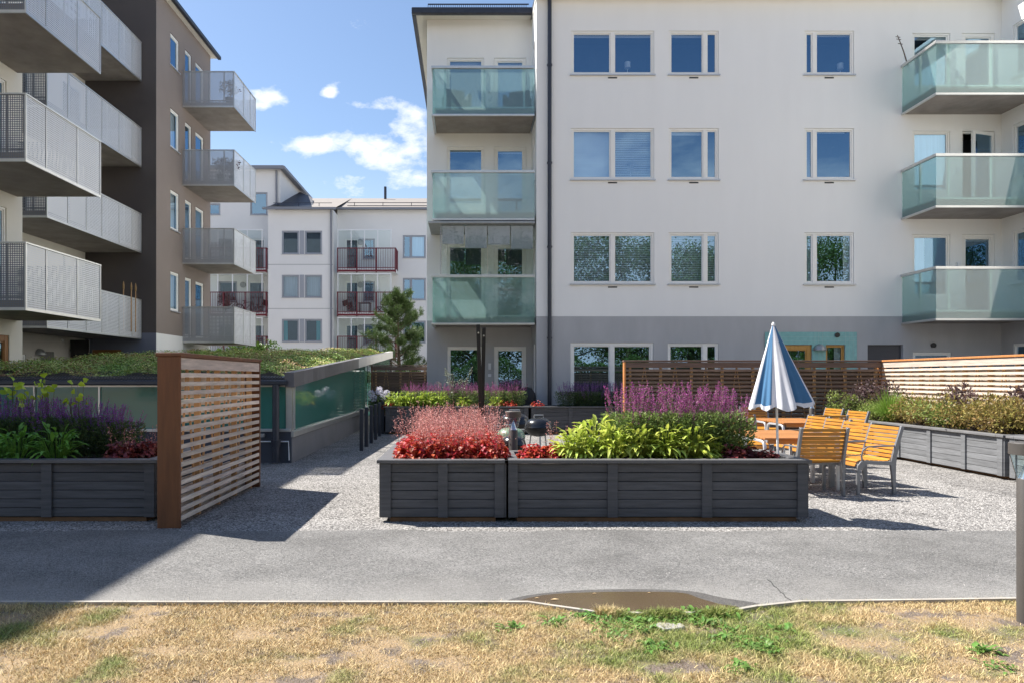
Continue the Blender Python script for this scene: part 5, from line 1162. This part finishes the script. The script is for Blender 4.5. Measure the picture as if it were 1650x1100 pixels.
for i, (x, y) in enumerate(((8.35, 9.8), (9.0, 9.85), (9.7, 9.8))):
    place('spirea_a', None, (x, y, .62), f'{["left", "middle", "right"][i]} olive shrub in the planter cut by the right edge', 'shrub', 'shrubs in the edge planter', i, 1, name='spirea_shrub')
place('grass_tuft', tuft(120, L_GRASS, 700, .62), (8.2, 13.9, .66), 'bright green ornamental grass tuft among the right planter shrubs', 'grass plant', None, 0, 1.3)
for i, (x, y, sc) in enumerate(((8.75, 14.95, 1.1), (8.95, 13.0, 1.0), (8.95, 11.6, 1.0), (8.25, 15.2, .9), (8.8, 10.9, 1.0))):
    place('plum_shrub', shrub(130, L_DARKP, 900, .38, .85, (.04, .08), .5), (x, y, .58), ['plum leaved shrub at the corner of the two slatted screens', 'plum leaved shrub in the middle of the sunlit screen', 'plum leaved shrub near the right edge of the photo', 'plum leaved shrub above the green shrub at the far planter end', 'plum leaved shrub cut off by the right edge'][i], 'shrub', 'plum leaved shrubs', i * 1.3, sc)
place('pale_shrub', shrub(131, L_SHRUBG, 1500, .34, .7, (.03, .055), .5), (8.0, 15.2, .55), 'light green shrub at the far left end of the right planter', 'shrub', None, name='green_shrub')

# =================================================================== TREES
def pine(t):
    r = np.random.default_rng(21)
    tr = MB(); tr.tube([(0, 0, 0), (.05, 0, 1.6), (-.03, .02, 3.2), (0, 0, 4.9)], [.13, .10, .06, .02], 10)
    A = []; B = []
    for i in range(50):
        z = .6 + 4.3 * (i / 50) ** .9; a = i * 2.4 + r.uniform(-.4, .4); ln = (1.7 * (1 - (z / 5.25) ** 1.6) + .22) * r.uniform(.6, 1.25)
        A.append((0, 0, z)); B.append((math.cos(a) * ln, math.sin(a) * ln, z + ln * r.uniform(.15, .6)))
        tr.tube([A[-1], B[-1]], [.028, .008], 5)
    tr.build('trunk', BARK, t)
    A = np.array(A); B = np.array(B); C = []; DD = []
    for a, b in zip(A, B):
        for k in range(30):
            f = r.uniform(.25, 1.08); p = a + (b - a) * f + r.normal(0, .065, 3); d = unit((b - a) + r.normal(0, .5, 3) * np.linalg.norm(b - a) + np.array([0, 0, .4])); 
            m = 46; q = r.random(m)[:, None] * .24
            C.append(p + d * q); DD.append(unit(d * .9 + r.normal(0, .55, (m, 3))))
    C = np.concatenate(C); DD = np.concatenate(DD); n = len(C); V, Fq = small_leaves(C, DD, r.uniform(.12, .20, n), np.full(n, .012), r); np_build('crown', V, Fq, L_PINE, t)
t = thing('pine_tree', (0, 0, 0), 'young dark green pine tree behind the far slatted screen', 'tree'); pine(t); t.location = (PX(642, 31), 31, 0); t.scale = (.92, .92, 1.02)
for i, (px, yy, sc) in enumerate(((352, 33, 1.15), (392, 33.5, 1.1), (425, 33, 1.3), (668, 30, .75))):
    place('bush', shrub(140, L_TREE, 5200, 1.0, 2.6, (.07, .13), .5), (PX(px, yy), yy, 0), ['green bush behind the shed at the brown building corner', 'green bush behind the shed below the far red balcony', 'taller green bush right of the others behind the shed', 'green bush at the foot of the pine'][i], 'bush', 'bushes behind the shed', i, sc, name='bush')
def broad(t):
    r = np.random.default_rng(33); tr = MB(); tr.tube([(0, 0, 0), (.1, 0, 2), (0, .1, 4), (.1, 0, 6)], [.22, .18, .13, .06], 10)
    nb = 46; cen = np.stack([r.normal(0, 1.5, nb), r.normal(0, 1.5, nb), r.uniform(1.8, 8.5, nb)], 1)
    for c in cen[:20]: tr.tube([(0, 0, min(c[2] * .6, 5)), tuple(c)], [.06, .015], 5)
    tr.build('trunk', BARK, t)
    n = 26000; k = r.integers(0, nb, n); P = cen[k] + unit(r.normal(size=(n, 3))) * r.uniform(.3, 1.15, n)[:, None]; L_ = r.uniform(.09, .16, n)
    V, Fq = small_leaves(P, unit(r.normal(size=(n, 3))), L_, L_ * .6, r); np_build('crown', V, Fq, L_TREE, t)
for i, (x, y) in enumerate(((-16, -31), (-7, -34), (1, -30), (9, -33), (16, -30), (23, -33), (30, -31), (38, -33))):
    place('broadleaf', broad, (x, y, 0), f'{["first", "second", "third", "fourth", "fifth", "sixth", "seventh", "eighth"][i]} leafy tree of the row behind the lawn, reflected in the windows', 'tree', 'trees behind the lawn', i * 1.2, (2.1, 1.9, 1.75), name='broadleaf_tree')

def hedge(t):  # out of view, added so that the glass reflects dark green
    r = np.random.default_rng(44); n = 60000; x = r.uniform(-22, 46, n); top = 3.0 + .5 * np.sin(x * .9) + .3 * np.sin(x * 2.3); z = r.random(n) ** .7 * top; y = -22 + r.normal(0, .45, n)
    L_ = r.uniform(.12, .22, n); V, Fq = small_leaves(np.stack([x, y, z], 1), unit(r.normal(size=(n, 3))), L_, L_ * .65, r); np_build('foliage', V, Fq, L_TREE, t)
    A = np.stack([np.linspace(-21.5, 45.5, 40), np.full(40, -22.), np.zeros(40)], 1); B = A + np.array([0, 0, 2.6]) + r.normal(0, .2, (40, 3)); V, Fq = sticks(A, B, .03); np_build('stems', V, Fq, BARK, t)
t = thing('hedge', (0, 0, 0), 'long green hedge added unseen behind the viewer to darken reflections in the ground floor glass', 'hedge'); hedge(t)
# =================================================================== GARDEN FURNITURE
def make_chair(t):
    hw = .29
    for s in (-1, 1):
        x = s * hw; m = MB()
        rear = [(x, .235, 0), (x, .225, .22), (x, .215, .38), (x, .235, .50), (x, .285, .68), (x, .345, .875)]
        m.ribbon(rear, (1, 0, 0), .034, [.044, .05, .075, .06, .05, .045])
        fr = [(x, -.262, 0), (x, -.262, .30), (x, -.25, .365), (x, -.215, .405), (x, -.16, .418), (x, .0, .408), (x, .20, .40)]
        m.ribbon(fr, (1, 0, 0), .0335, [.04, .046, .055, .055, .045, .045, .05])
        m.add([(x - .0165, y, z) for y, z in ((-.245, .30), (-.16, .40), (-.235, .38))] + [(x + .0165, y, z) for y, z in ((-.245, .30), (-.16, .40), (-.235, .38))], [(0, 1, 2), (5, 4, 3), (0, 3, 4, 1), (1, 4, 5, 2), (2, 5, 3, 0)])
        m.build('side_frame', CHF, t, bevel=.004)
        a = MB(); a.tube([(x, -.20, .41), (x, -.215, .50), (x, -.19, .575), (x, -.13, .615), (x, .0, .622), (x, .26, .625)], .011, 8); a.build('armrest', CHF, t)
    b = MB(); P0 = Vector((0, .215, .46)); P1 = Vector((0, .335, .865)); d = (P1 - P0).normalized(); n = Vector((0, -d.z, d.y))
    for i in range(8):
        c = P0 + (P1 - P0) * ((i + .5) / 8) + n * .012
        b.bar(c - Vector((hw - .012, 0, 0)), c + Vector((hw - .012, 0, 0)), .016, .041, d) if False else b.bar(c - Vector((hw - .012, 0, 0)), c + Vector((hw - .012, 0, 0)), .018, .041, up=d)
    b.build('backrest', SEATW, t, 0, bevel=.004)
    st = MB(); ys = [(-.285, .385, 1.1), (-.25, .432, .45), (-.19, .445, .05), (-.128, .441, -.06), (-.066, .436, -.06), (-.004, .431, -.06), (.058, .427, -.04), (.12, .427, .1), (.175, .44, .5)]
    for y, z, an in ys:
        up = Vector((0, math.sin(an) if an > .2 and y < 0 else -math.sin(an) , math.cos(an))) if y < 0 else Vector((0, -math.sin(an), math.cos(an)))
        if y < -.2: up = Vector((0, -math.sin(an), math.cos(an)))
        st.bar((-hw + .012, y, z), (hw - .012, y, z), .052, .018, up=up)
    st.build('seat', SEATW, t, 0, bevel=.004)
    MB().bar((-hw, .1, .395), (hw, .1, .395), .03, .02).build('stretcher', CHF, t)
GRPC = 'slatted garden chairs'
chairs = [  # x, y, rot deg, label
    (4.46, 9.28, 180, 'slatted chair seen from behind, nearest the long planter end'),
    (5.22, 9.46, -84, 'nearest right hand slatted chair with its armrest towards the camera'),
    (5.26, 10.2, -82, 'second slatted chair from the front in the right hand row'),
    (5.36, 10.95, -84, 'third slatted chair from the front in the right hand row'),
    (5.42, 11.68, -84, 'farthest slatted chair in the near right hand row'),
    (6.12, 12.42, 180, 'slatted chair seen from behind at the near end of the far table'),
    (7.12, 13.6, -84, 'near right hand slatted chair of the far table'),
    (7.25, 14.75, -84, 'far right hand slatted chair of the far table'),
    (4.55, 11.75, 0, 'slatted chair facing the camera at the far end of the near tables'),
    (6.2, 15.2, 0, 'slatted chair facing the camera at the far end of the far table')]
for i, (x, y, a, l) in enumerate(chairs): place('garden_chair', make_chair, (x, y, 0), l, 'chair', GRPC, R(a))
def make_table(t):
    s = MB(); n = 8
    for i in range(n): s.box(-.5, .5, -.37 + i * .0935, -.37 + i * .0935 + .086, .675, .70)
    s.build('tabletop', TABW, t, 0, bevel=.004)
    ap_ = MB(); ap_.box(-.44, .44, -.35, -.33, .62, .672); ap_.box(-.44, .44, .33, .35, .62, .672); ap_.build('apron', TABW, t, 0)
    for x in (-.485, .485):
        m = MB(); m.ribbon([(x, -.34, 0), (x, -.34, .52), (x, -.33, .59), (x, -.30, .635), (x, -.24, .652), (x, 0, .655), (x, .24, .652), (x, .30, .635), (x, .33, .59), (x, .34, .52), (x, .34, 0)], (1, 0, 0), .04, .034); m.build('leg_frame', M('pale_cast_aluminium', (.62, .63, .65), .4, metal=.4), t, bevel=.004)
for i, (x, y) in enumerate(((4.44, 9.86), (4.46, 10.62), (6.12, 13.1), (6.12, 13.86))):
    place('garden_table', make_table, (x, y, 0), ['nearest slatted orange table beside the umbrella pole', 'slatted orange table joined behind the nearest one', 'near half of the far slatted table group', 'far half of the far slatted table group'][i], 'table', 'slatted garden tables')
# folded parasol standing in the planter
ux, uy = PX(1254, 7.72), 7.72
t = thing('parasol', (ux, uy, .58), 'folded blue and white striped parasol planted at the right end of the long planter', 'parasol')
m = MB(); m.tube([(ux, uy, .5), (ux - .02, uy, 1.3), (ux - .05, uy, 2.06)], .013, 10); m.build('pole', WHM, t)
m = MB(); m.lathe([(.008, 0), (.02, .012), (.018, .03), (.008, .045)], (ux - .052, uy, 2.05), 12); m.build('finial', WHM, t)
seg = 192; rings = 30; vs = []; top = Vector((ux - .052, uy, 2.06)); hgt = .88
rs = random.Random(3); ph_ = [rs.uniform(.75, 1.25) for _ in range(8)]
for i in range(rings + 1):
    f = i / rings
    for k in range(seg):
        a = 2 * math.pi * k / seg; fold = .6 * math.cos(a * 4 + .5) + .42 * math.cos(a * 8 - .8); seg_i = int(k / seg * 4 + .5) % 4
        base = .016 + .325 * f ** .95 * (1 + .16 * math.cos(a))
        amp = .22 * min(1, f * 2.0) * ph_[seg_i]
        rr = base * (1 - .09 + amp * .62 * fold - .06 * math.cos(a * 16) * f)
        zz_ = top.z - hgt * f + (.022 * (1 - abs(math.cos(a * 4))) - .02) * (f > .97) * 1.0 + .05 * f * f * max(0, math.cos(a)) 
        vs.append(Vector((top.x + rr * math.cos(a) + .035 * f, top.y + rr * math.sin(a) * .85, zz_ - .012 * math.cos(a * 8) * f * f)))
m = MB(); fs = []; mi = []
for i in range(rings):
    for k in range(seg):
        fs.append((i * seg + k, i * seg + (k + 1) % seg, (i + 1) * seg + (k + 1) % seg, (i + 1) * seg + k))
        pi_ = math.floor((2 * math.pi * (k + .5) / seg - math.pi - .25) / (math.pi / 4))
        mi.append(1 if pi_ % 2 or i == rings - 1 else 0)
m.v = vs; m.f = fs; m.m = mi; m.build('canopy', [CLBL, CLWH], t, 80)
MB().ribbon([(ux - .03, uy - .11, 1.74), (ux - .01, uy - .135, 1.68), (ux - .02, uy - .15, 1.60)], (1, 0, 0), .022, .004).build('tie_strap', CLBL, t)

# bollard lights
def make_bollard(t):
    MB().lathe([(.053, 0), (.053, .88), (.05, .885)], (0, 0, 0), 28).build('post', BOLL, t)
    MB().lathe([(.05, .885), (.028, .93), (.006, 1.0)], (0, 0, 0), 24).build('reflector_cone', M('bright_steel', (.75, .78, .82), .15, metal=.9), t)
    MB().lathe([(.050, .887), (.088, 1.035)], (0, 0, 0), 28, cap=False).build('clear_shade', GLASSC, t)
    MB().lathe([(.088, 1.03), (.094, 1.032), (.094, 1.10), (.088, 1.105)], (0, 0, 0), 28).build('cap', BOLL, t)
    for k in range(3): a = k * 2.09 + .4; MB().tube([(.05 * math.cos(a), .05 * math.sin(a), .885), (.086 * math.cos(a), .086 * math.sin(a), 1.035)], .003, 5).build('rib', BOLL, t)
place('bollard_light', make_bollard, (.53, 8.48, 0), 'brown bollard light standing behind the gap between the two front planters', 'bollard light', 'garden bollard lights')
place('bollard_light', make_bollard, (3.42, 4.37, 0), 'large near bollard light on the lawn, cut by the right edge', 'bollard light', 'garden bollard lights')
bpy.context.view_layer.update()
place('bollard_light', make_bollard, (7.0, 14.55, 0), 'distant bollard light beside the folded parasol, behind the chairs', 'bollard light', 'garden bollard lights')
# row of short dark posts beside the shed
for i, (px, py) in enumerate(((582.6, 725.5), (590.5, 718.7), (598.5, 713), (605.3, 707.6), (611.5, 702), (617, 698))):
    p = G(px, py)
    if i == 0: MB().box(-.038, .038, -.038, .038, 0, .86).build('short_post', DARKM, None, 0, bevel=.006); PP = bpy.data.objects['short_post']; o = PP
    else: o = PP.copy(); COL.objects.link(o)
    o.location = p; tag(o, f'{["nearest", "second", "third", "fourth", "fifth", "farthest"][i]} dark square post of the row along the shed wall', 'post', 'short dark posts along the shed')
# pair of tall leaning posts in the small planter
for i, (pa, pb, yy) in enumerate((((770.3, 523), (776.5, 700), 9.6), ((779.8, 528), (776.0, 700), 9.75))):
    a = Vector((PX(pb[0], yy), yy, .6)); b = Vector((PX(pa[0], yy), yy, PZ(pa[1], yy)))
    t = thing('leaning_post', a, ['left and taller dark post of the leaning pair in the small planter', 'right and shorter dark post of the leaning pair in the small planter'][i], 'post', 'leaning dark posts')
    MB().bar(a - Vector((0, 0, .06)), b, .052, .03, (0, 1, 0)).build('post_shaft', BLACKM, t, 0, bevel=.003)
    c = a.lerp(b, .93); MB().tube([c + Vector((0, -.03, 0)), c + Vector((0, .03, 0))], .012, 8).build('bolt', ALU, t)

# kettle barbecues
def grill(loc, dia, zr_, lidm, label, hz=.5):
    t = thing('kettle_barbecue', loc, label, 'barbecue', 'kettle barbecues'); x, y, _ = loc; r_ = dia / 2
    prof = [(r_, 0), (r_ * .97, r_ * .15), (r_ * .86, r_ * .36), (r_ * .62, r_ * .53), (r_ * .28, r_ * .62), (.01, r_ * .64)]
    l = MB().lathe([(r_ * 1.03, -.01)] + prof, (x, y, zr_ + .012), 32, cap=False).build('lid', lidm, t, 50)
    MB().tube([(x - r_ * .32, y, zr_ + r_ * .60), (x - r_ * .32, y, zr_ + r_ * .85), (x + r_ * .32, y, zr_ + r_ * .85), (x + r_ * .32, y, zr_ + r_ * .60)], .011, 8).build('lid_handle', ALUD, l)
    m = MB().lathe([(r_ * .22, -r_ * .66), (r_ * .6, -r_ * .56), (r_ * .88, -r_ * .33), (r_, -.02), (r_ * 1.02, 0)], (x, y, zr_), 32, cap=False).build('bowl', ENAMB, t, 50)
    MB().bar((x - r_ * 1.02, y, zr_ - .04), (x - r_ * 1.35, y, zr_ - .04), .1, .02, (0, 0, 1)).build('side_handle', ALUD, m)
    for k in range(3):
        a = k * 2.09 + .6; MB().tube([(x + r_ * .6 * math.cos(a), y + r_ * .6 * math.sin(a), zr_ - r_ * .6), (x + r_ * 1.0 * math.cos(a), y + r_ * 1.0 * math.sin(a), 0)], .012, 8).build('leg', ALUD, t)
    MB().lathe([(.02, zr_ * .25), (r_ * .6, zr_ * .27), (r_ * .62, zr_ * .29)], (x, y, 0), 20).build('ash_tray', ALUD, t)
grill((PX(829, 12.2), 12.2, 0), .54, .72, ENAM, 'black kettle barbecue farthest back, behind the bollard light')
grill((PX(868, 11.0), 11.0, 0), .43, .74, ENAM, 'black kettle barbecue on the right with its handle against the far planter')
grill((PX(823, 10.0), 10.0, 0), .40, .67, ENAMG, 'pale green lidded kettle barbecue behind the bollard light')
grill((PX(827, 9.35), 9.35, 0), .33, .63, ENAM, 'small black kettle barbecue directly behind the bollard light')
# covered barbecue on the patio
t = thing('covered_barbecue', (PX(849, 20.5), 20.5, 0), 'barbecue under a black cover on the patio by the white wall', 'barbecue')
x = PX(849, 20.5); MB().lathe([(.2, 0), (.24, .5), (.27, .85), (.24, 1.05), (.14, 1.2), (.02, 1.24)], (x, 20.5, 0), 20).build('cover', M('black_cover', (.02, .02, .022), .7, bump=.5, bs=8), t); MB().lathe([(.15, .01), (.15, .04)], (x, 20.5, 0), 16).build('wheel_base', BLACKM, t)

# =================================================================== SMALL THINGS ON THE LAWN
def rosette(seed, n=26, mat=None, L0=.09):
    def mk(t):
        r = np.random.default_rng(seed); a = r.uniform(0, 6.28, n); el = r.uniform(.15, 1.1, n); P = np.stack([r.normal(0, .035, n), r.normal(0, .025, n), np.full(n, .005)], 1)
        D = np.stack([np.cos(a) * np.cos(el), np.sin(a) * np.cos(el), np.sin(el)], 1); V, Fq = big_leaves(P, D, r.uniform(.5, 1.1, n) * L0, r.uniform(.16, .3, n) * L0, np.full(n, .5)); np_build('leaves', V, Fq, mat, t)
        V, Fq = sticks(P[:6], P[:6] + D[:6] * L0 * .5, .002); np_build('stems', V, Fq, mat, t)
    return mk
L_WEED = LF('weed_leaf', (.13, .25, .05), .3)
rs = random.Random(8)
wp = [(948, 992), (972, 994), (1015, 997), (1062, 1003), (1085, 998), (1108, 997), (1143, 995), (1000, 1008), (975, 1012), (1030, 1015), (1225, 1045), (1205, 1045), (1180, 1015), (1165, 1030), (1245, 1035), (940, 995), (960, 1001), (985, 999), (1005, 993), (1030, 1004), (1050, 998), (1075, 992), (1095, 996), (1120, 990), (1010, 1022), (985, 1030), (1045, 1040), (1065, 1048), (1215, 1040), (1240, 1050), (1200, 1030), (1255, 1015), (1190, 1080), (895, 1005), (1592, 1052), (1605, 1075), (1580, 1050), (825, 1012), (1150, 1000), (1135, 1007), (1040, 1018), (1170, 994)]
VV = []; TT = []; QQ = []; off = 0; r = np.random.default_rng(201)
for i, (px, py) in enumerate(wp):
    p = G(px, py); n = 34; a = r.uniform(0, 6.28, n); el = r.uniform(.15, 1.1, n); sc = rs.uniform(.8, 1.3) * .085
    P = np.stack([p.x + r.normal(0, .04, n), p.y + r.normal(0, .028, n), np.full(n, .008)], 1)
    D = np.stack([np.cos(a) * np.cos(el), np.sin(a) * np.cos(el), np.sin(el)], 1); V, Fq = big_leaves(P, D, r.uniform(.4, 1.05, n) * sc, r.uniform(.14, .26, n) * sc, np.full(n, .5))
    VV.append(V); TT.append(Fq[0] + off); QQ.append(Fq[1] + off); off += len(V)
tag(np_build('lawn_weeds', np.concatenate(VV), [np.concatenate(TT), np.concatenate(QQ)], L_WEED), 'green broad leaved weeds growing through the lawn below the puddle', 'weeds', kind='stuff')
# flat pale stone, bare mud, leaves floating
p = G(1079, 1012); random.seed(2); vs = []
for z, s_ in ((.004, 1.45), (.020, 1.3)):
    for k in range(9): a = 2 * math.pi * k / 9; q = s_ * (.062 + .012 * math.sin(k * 2.3)); vs.append((p.x + q * math.cos(a) * 1.1, p.y + q * math.sin(a) * .7, z))
m = MB(); m.add(vs, [tuple(range(8, -1, -1)), tuple(range(9, 18))] + [(k, (k + 1) % 9, 9 + (k + 1) % 9, 9 + k) for k in range(9)])
tag(m.build('flat_stone', M('pale_stone', (.34, .33, .32), .8, var=.1, vs=12), None, 0, bevel=.004), 'flat pale stone lying in the grass below the puddle', 'stone')
for i, (px, py, s_) in enumerate(((894, 968, .026), (865, 966, .014), (958, 958.5, .013), (1046, 957.5, .012))):
    p = G(px, py) + Z3 * .0135; m = MB(); m.add([p + Vector((-s_ * 1.2, 0, 0)), p + Vector((-.2 * s_, -s_ * .5, .004)), p + Vector((s_ * 1.2, .1 * s_, .001)), p + Vector((0, s_ * .5, .004))], [(0, 1, 2, 3)])
    tag(m.build('fallen_leaf', M('dry_leaf', (.55, .40, .22), .7), None, 0), ['largest dry leaf floating at the left of the puddle', 'small dry leaf left of the largest one in the puddle', 'dry leaf on the upper rim of the puddle', 'rightmost dry leaf on the puddle rim'][i], 'leaf', 'dry leaves on the puddle')
# forked stick leaning over the top right balcony
a = Vector((rx0 + .06, 20.3, 10.30)); b = Vector((PX(1446, 20.3), 20.3, PZ(57, 20.3)))
t = thing('bare_branch', a, 'bare brown branch leaning out over the top right balcony', 'branch'); MB().tube([a, a.lerp(b, .5) + Vector((.02, 0, 0)), b], [.02, .016, .01], 6).build('stem', BARK, t)
m = MB()
for f in (.72, .86, .93): c = a.lerp(b, f); m.tube([c + Vector((-.07, 0, .02)), c + Vector((.06, 0, 0))], .01, 5)
m.build('twig', BARK, t)
# lamps seen in the windows
for i, (px, py, yy) in enumerate(((1011, 106, 20.85), (1016, 270, 20.85), (1354, 108, 20.85))):
    x = PX(px, yy); z = PZ(py, yy); z0 = [rows[0][0], rows[1][0], rows[0][0]][i] + .02
    t = thing('table_lamp', (x, yy, z0), ['white drum lamp in the top left wide window', 'white drum lamp in the middle wide window', 'small white lamp in the top right narrow window'][i], 'lamp', 'lamps in the windows')
    MB().lathe([(.09, z - .08), (.085, z + .09)], (x, yy, 0), 16, cap=False).build('lamp_shade', CURT, t); MB().lathe([(.05, z0), (.04, z0 + .02), (.01, z0 + .03), (.01, z)], (x, yy, 0), 12).build('lamp_base', WHM, t)
# chairs and plants on the glass balconies
def lounge(loc, label, rz):
    t = thing('lounge_chair', (0, 0, 0), label, 'chair', 'lounge chairs on the top bay balcony'); m = MB()
    dk = M('dark_rattan', (.04, .045, .055), .7)
    m.box(-.32, .32, -.3, .3, .15, .38); m.build('seat', dk, t, 0, bevel=.04)
    MB().box(-.32, .32, .2, .34, .38, .85).build('backrest', dk, t, 0, bevel=.05)
    for s in (-.32, .32): MB().box(s - .06, s + .06, -.3, .3, .0, .58).build('arm', dk, t, 0, bevel=.04)
    t.location = loc; t.rotation_euler.z = rz
lounge((-.35, 21.1, 9.24), 'dark lounge chair at the left behind the frosted glass of the top bay balcony', .3); lounge((1.45, 21.2, 9.24), 'dark lounge chair at the right behind the frosted glass of the top bay balcony', -.3)
for i, (x, y, z) in enumerate(((-9.3, 27.8, 12.02), (-9.6, 27.7, 9.02), (-9.2, 27.9, 9.02))):
    place('balcony_plant', shrub(150, L_DARKP, 700, .3, .8, (.05, .09), .5), (x, y, z + .3), ['leafy potted plant behind the top perforated balcony panel', 'left potted plant on the second highest brown building balcony', 'right potted plant on the second highest brown building balcony'][i], 'plant', 'plants on the perforated balconies', i, (1, 1, .9))
    t = thing('flower_pot', (x, y, z), ['dark pot on the top brown building balcony', 'left dark pot on the second highest brown building balcony', 'right dark pot on the second highest brown building balcony'][i], 'pot', 'pots on the perforated balconies')
    MB().lathe([(.12, z), (.17, z + .3), (.18, z + .33), (.15, z + .33)], (x, y, 0), 16).build('pot_body', BLACKM, t)
    MB().lathe([(.15, z + .31), (.02, z + .315)], (x, y, 0), 16).build('soil', SOIL, t)
place('balcony_plant', None, (X(363, 48.6), 48.6, b2 + .1), 'green plant left of the bicycles behind the dark red railing', 'plant', None, 0, (1.3, 1.3, 1.7))
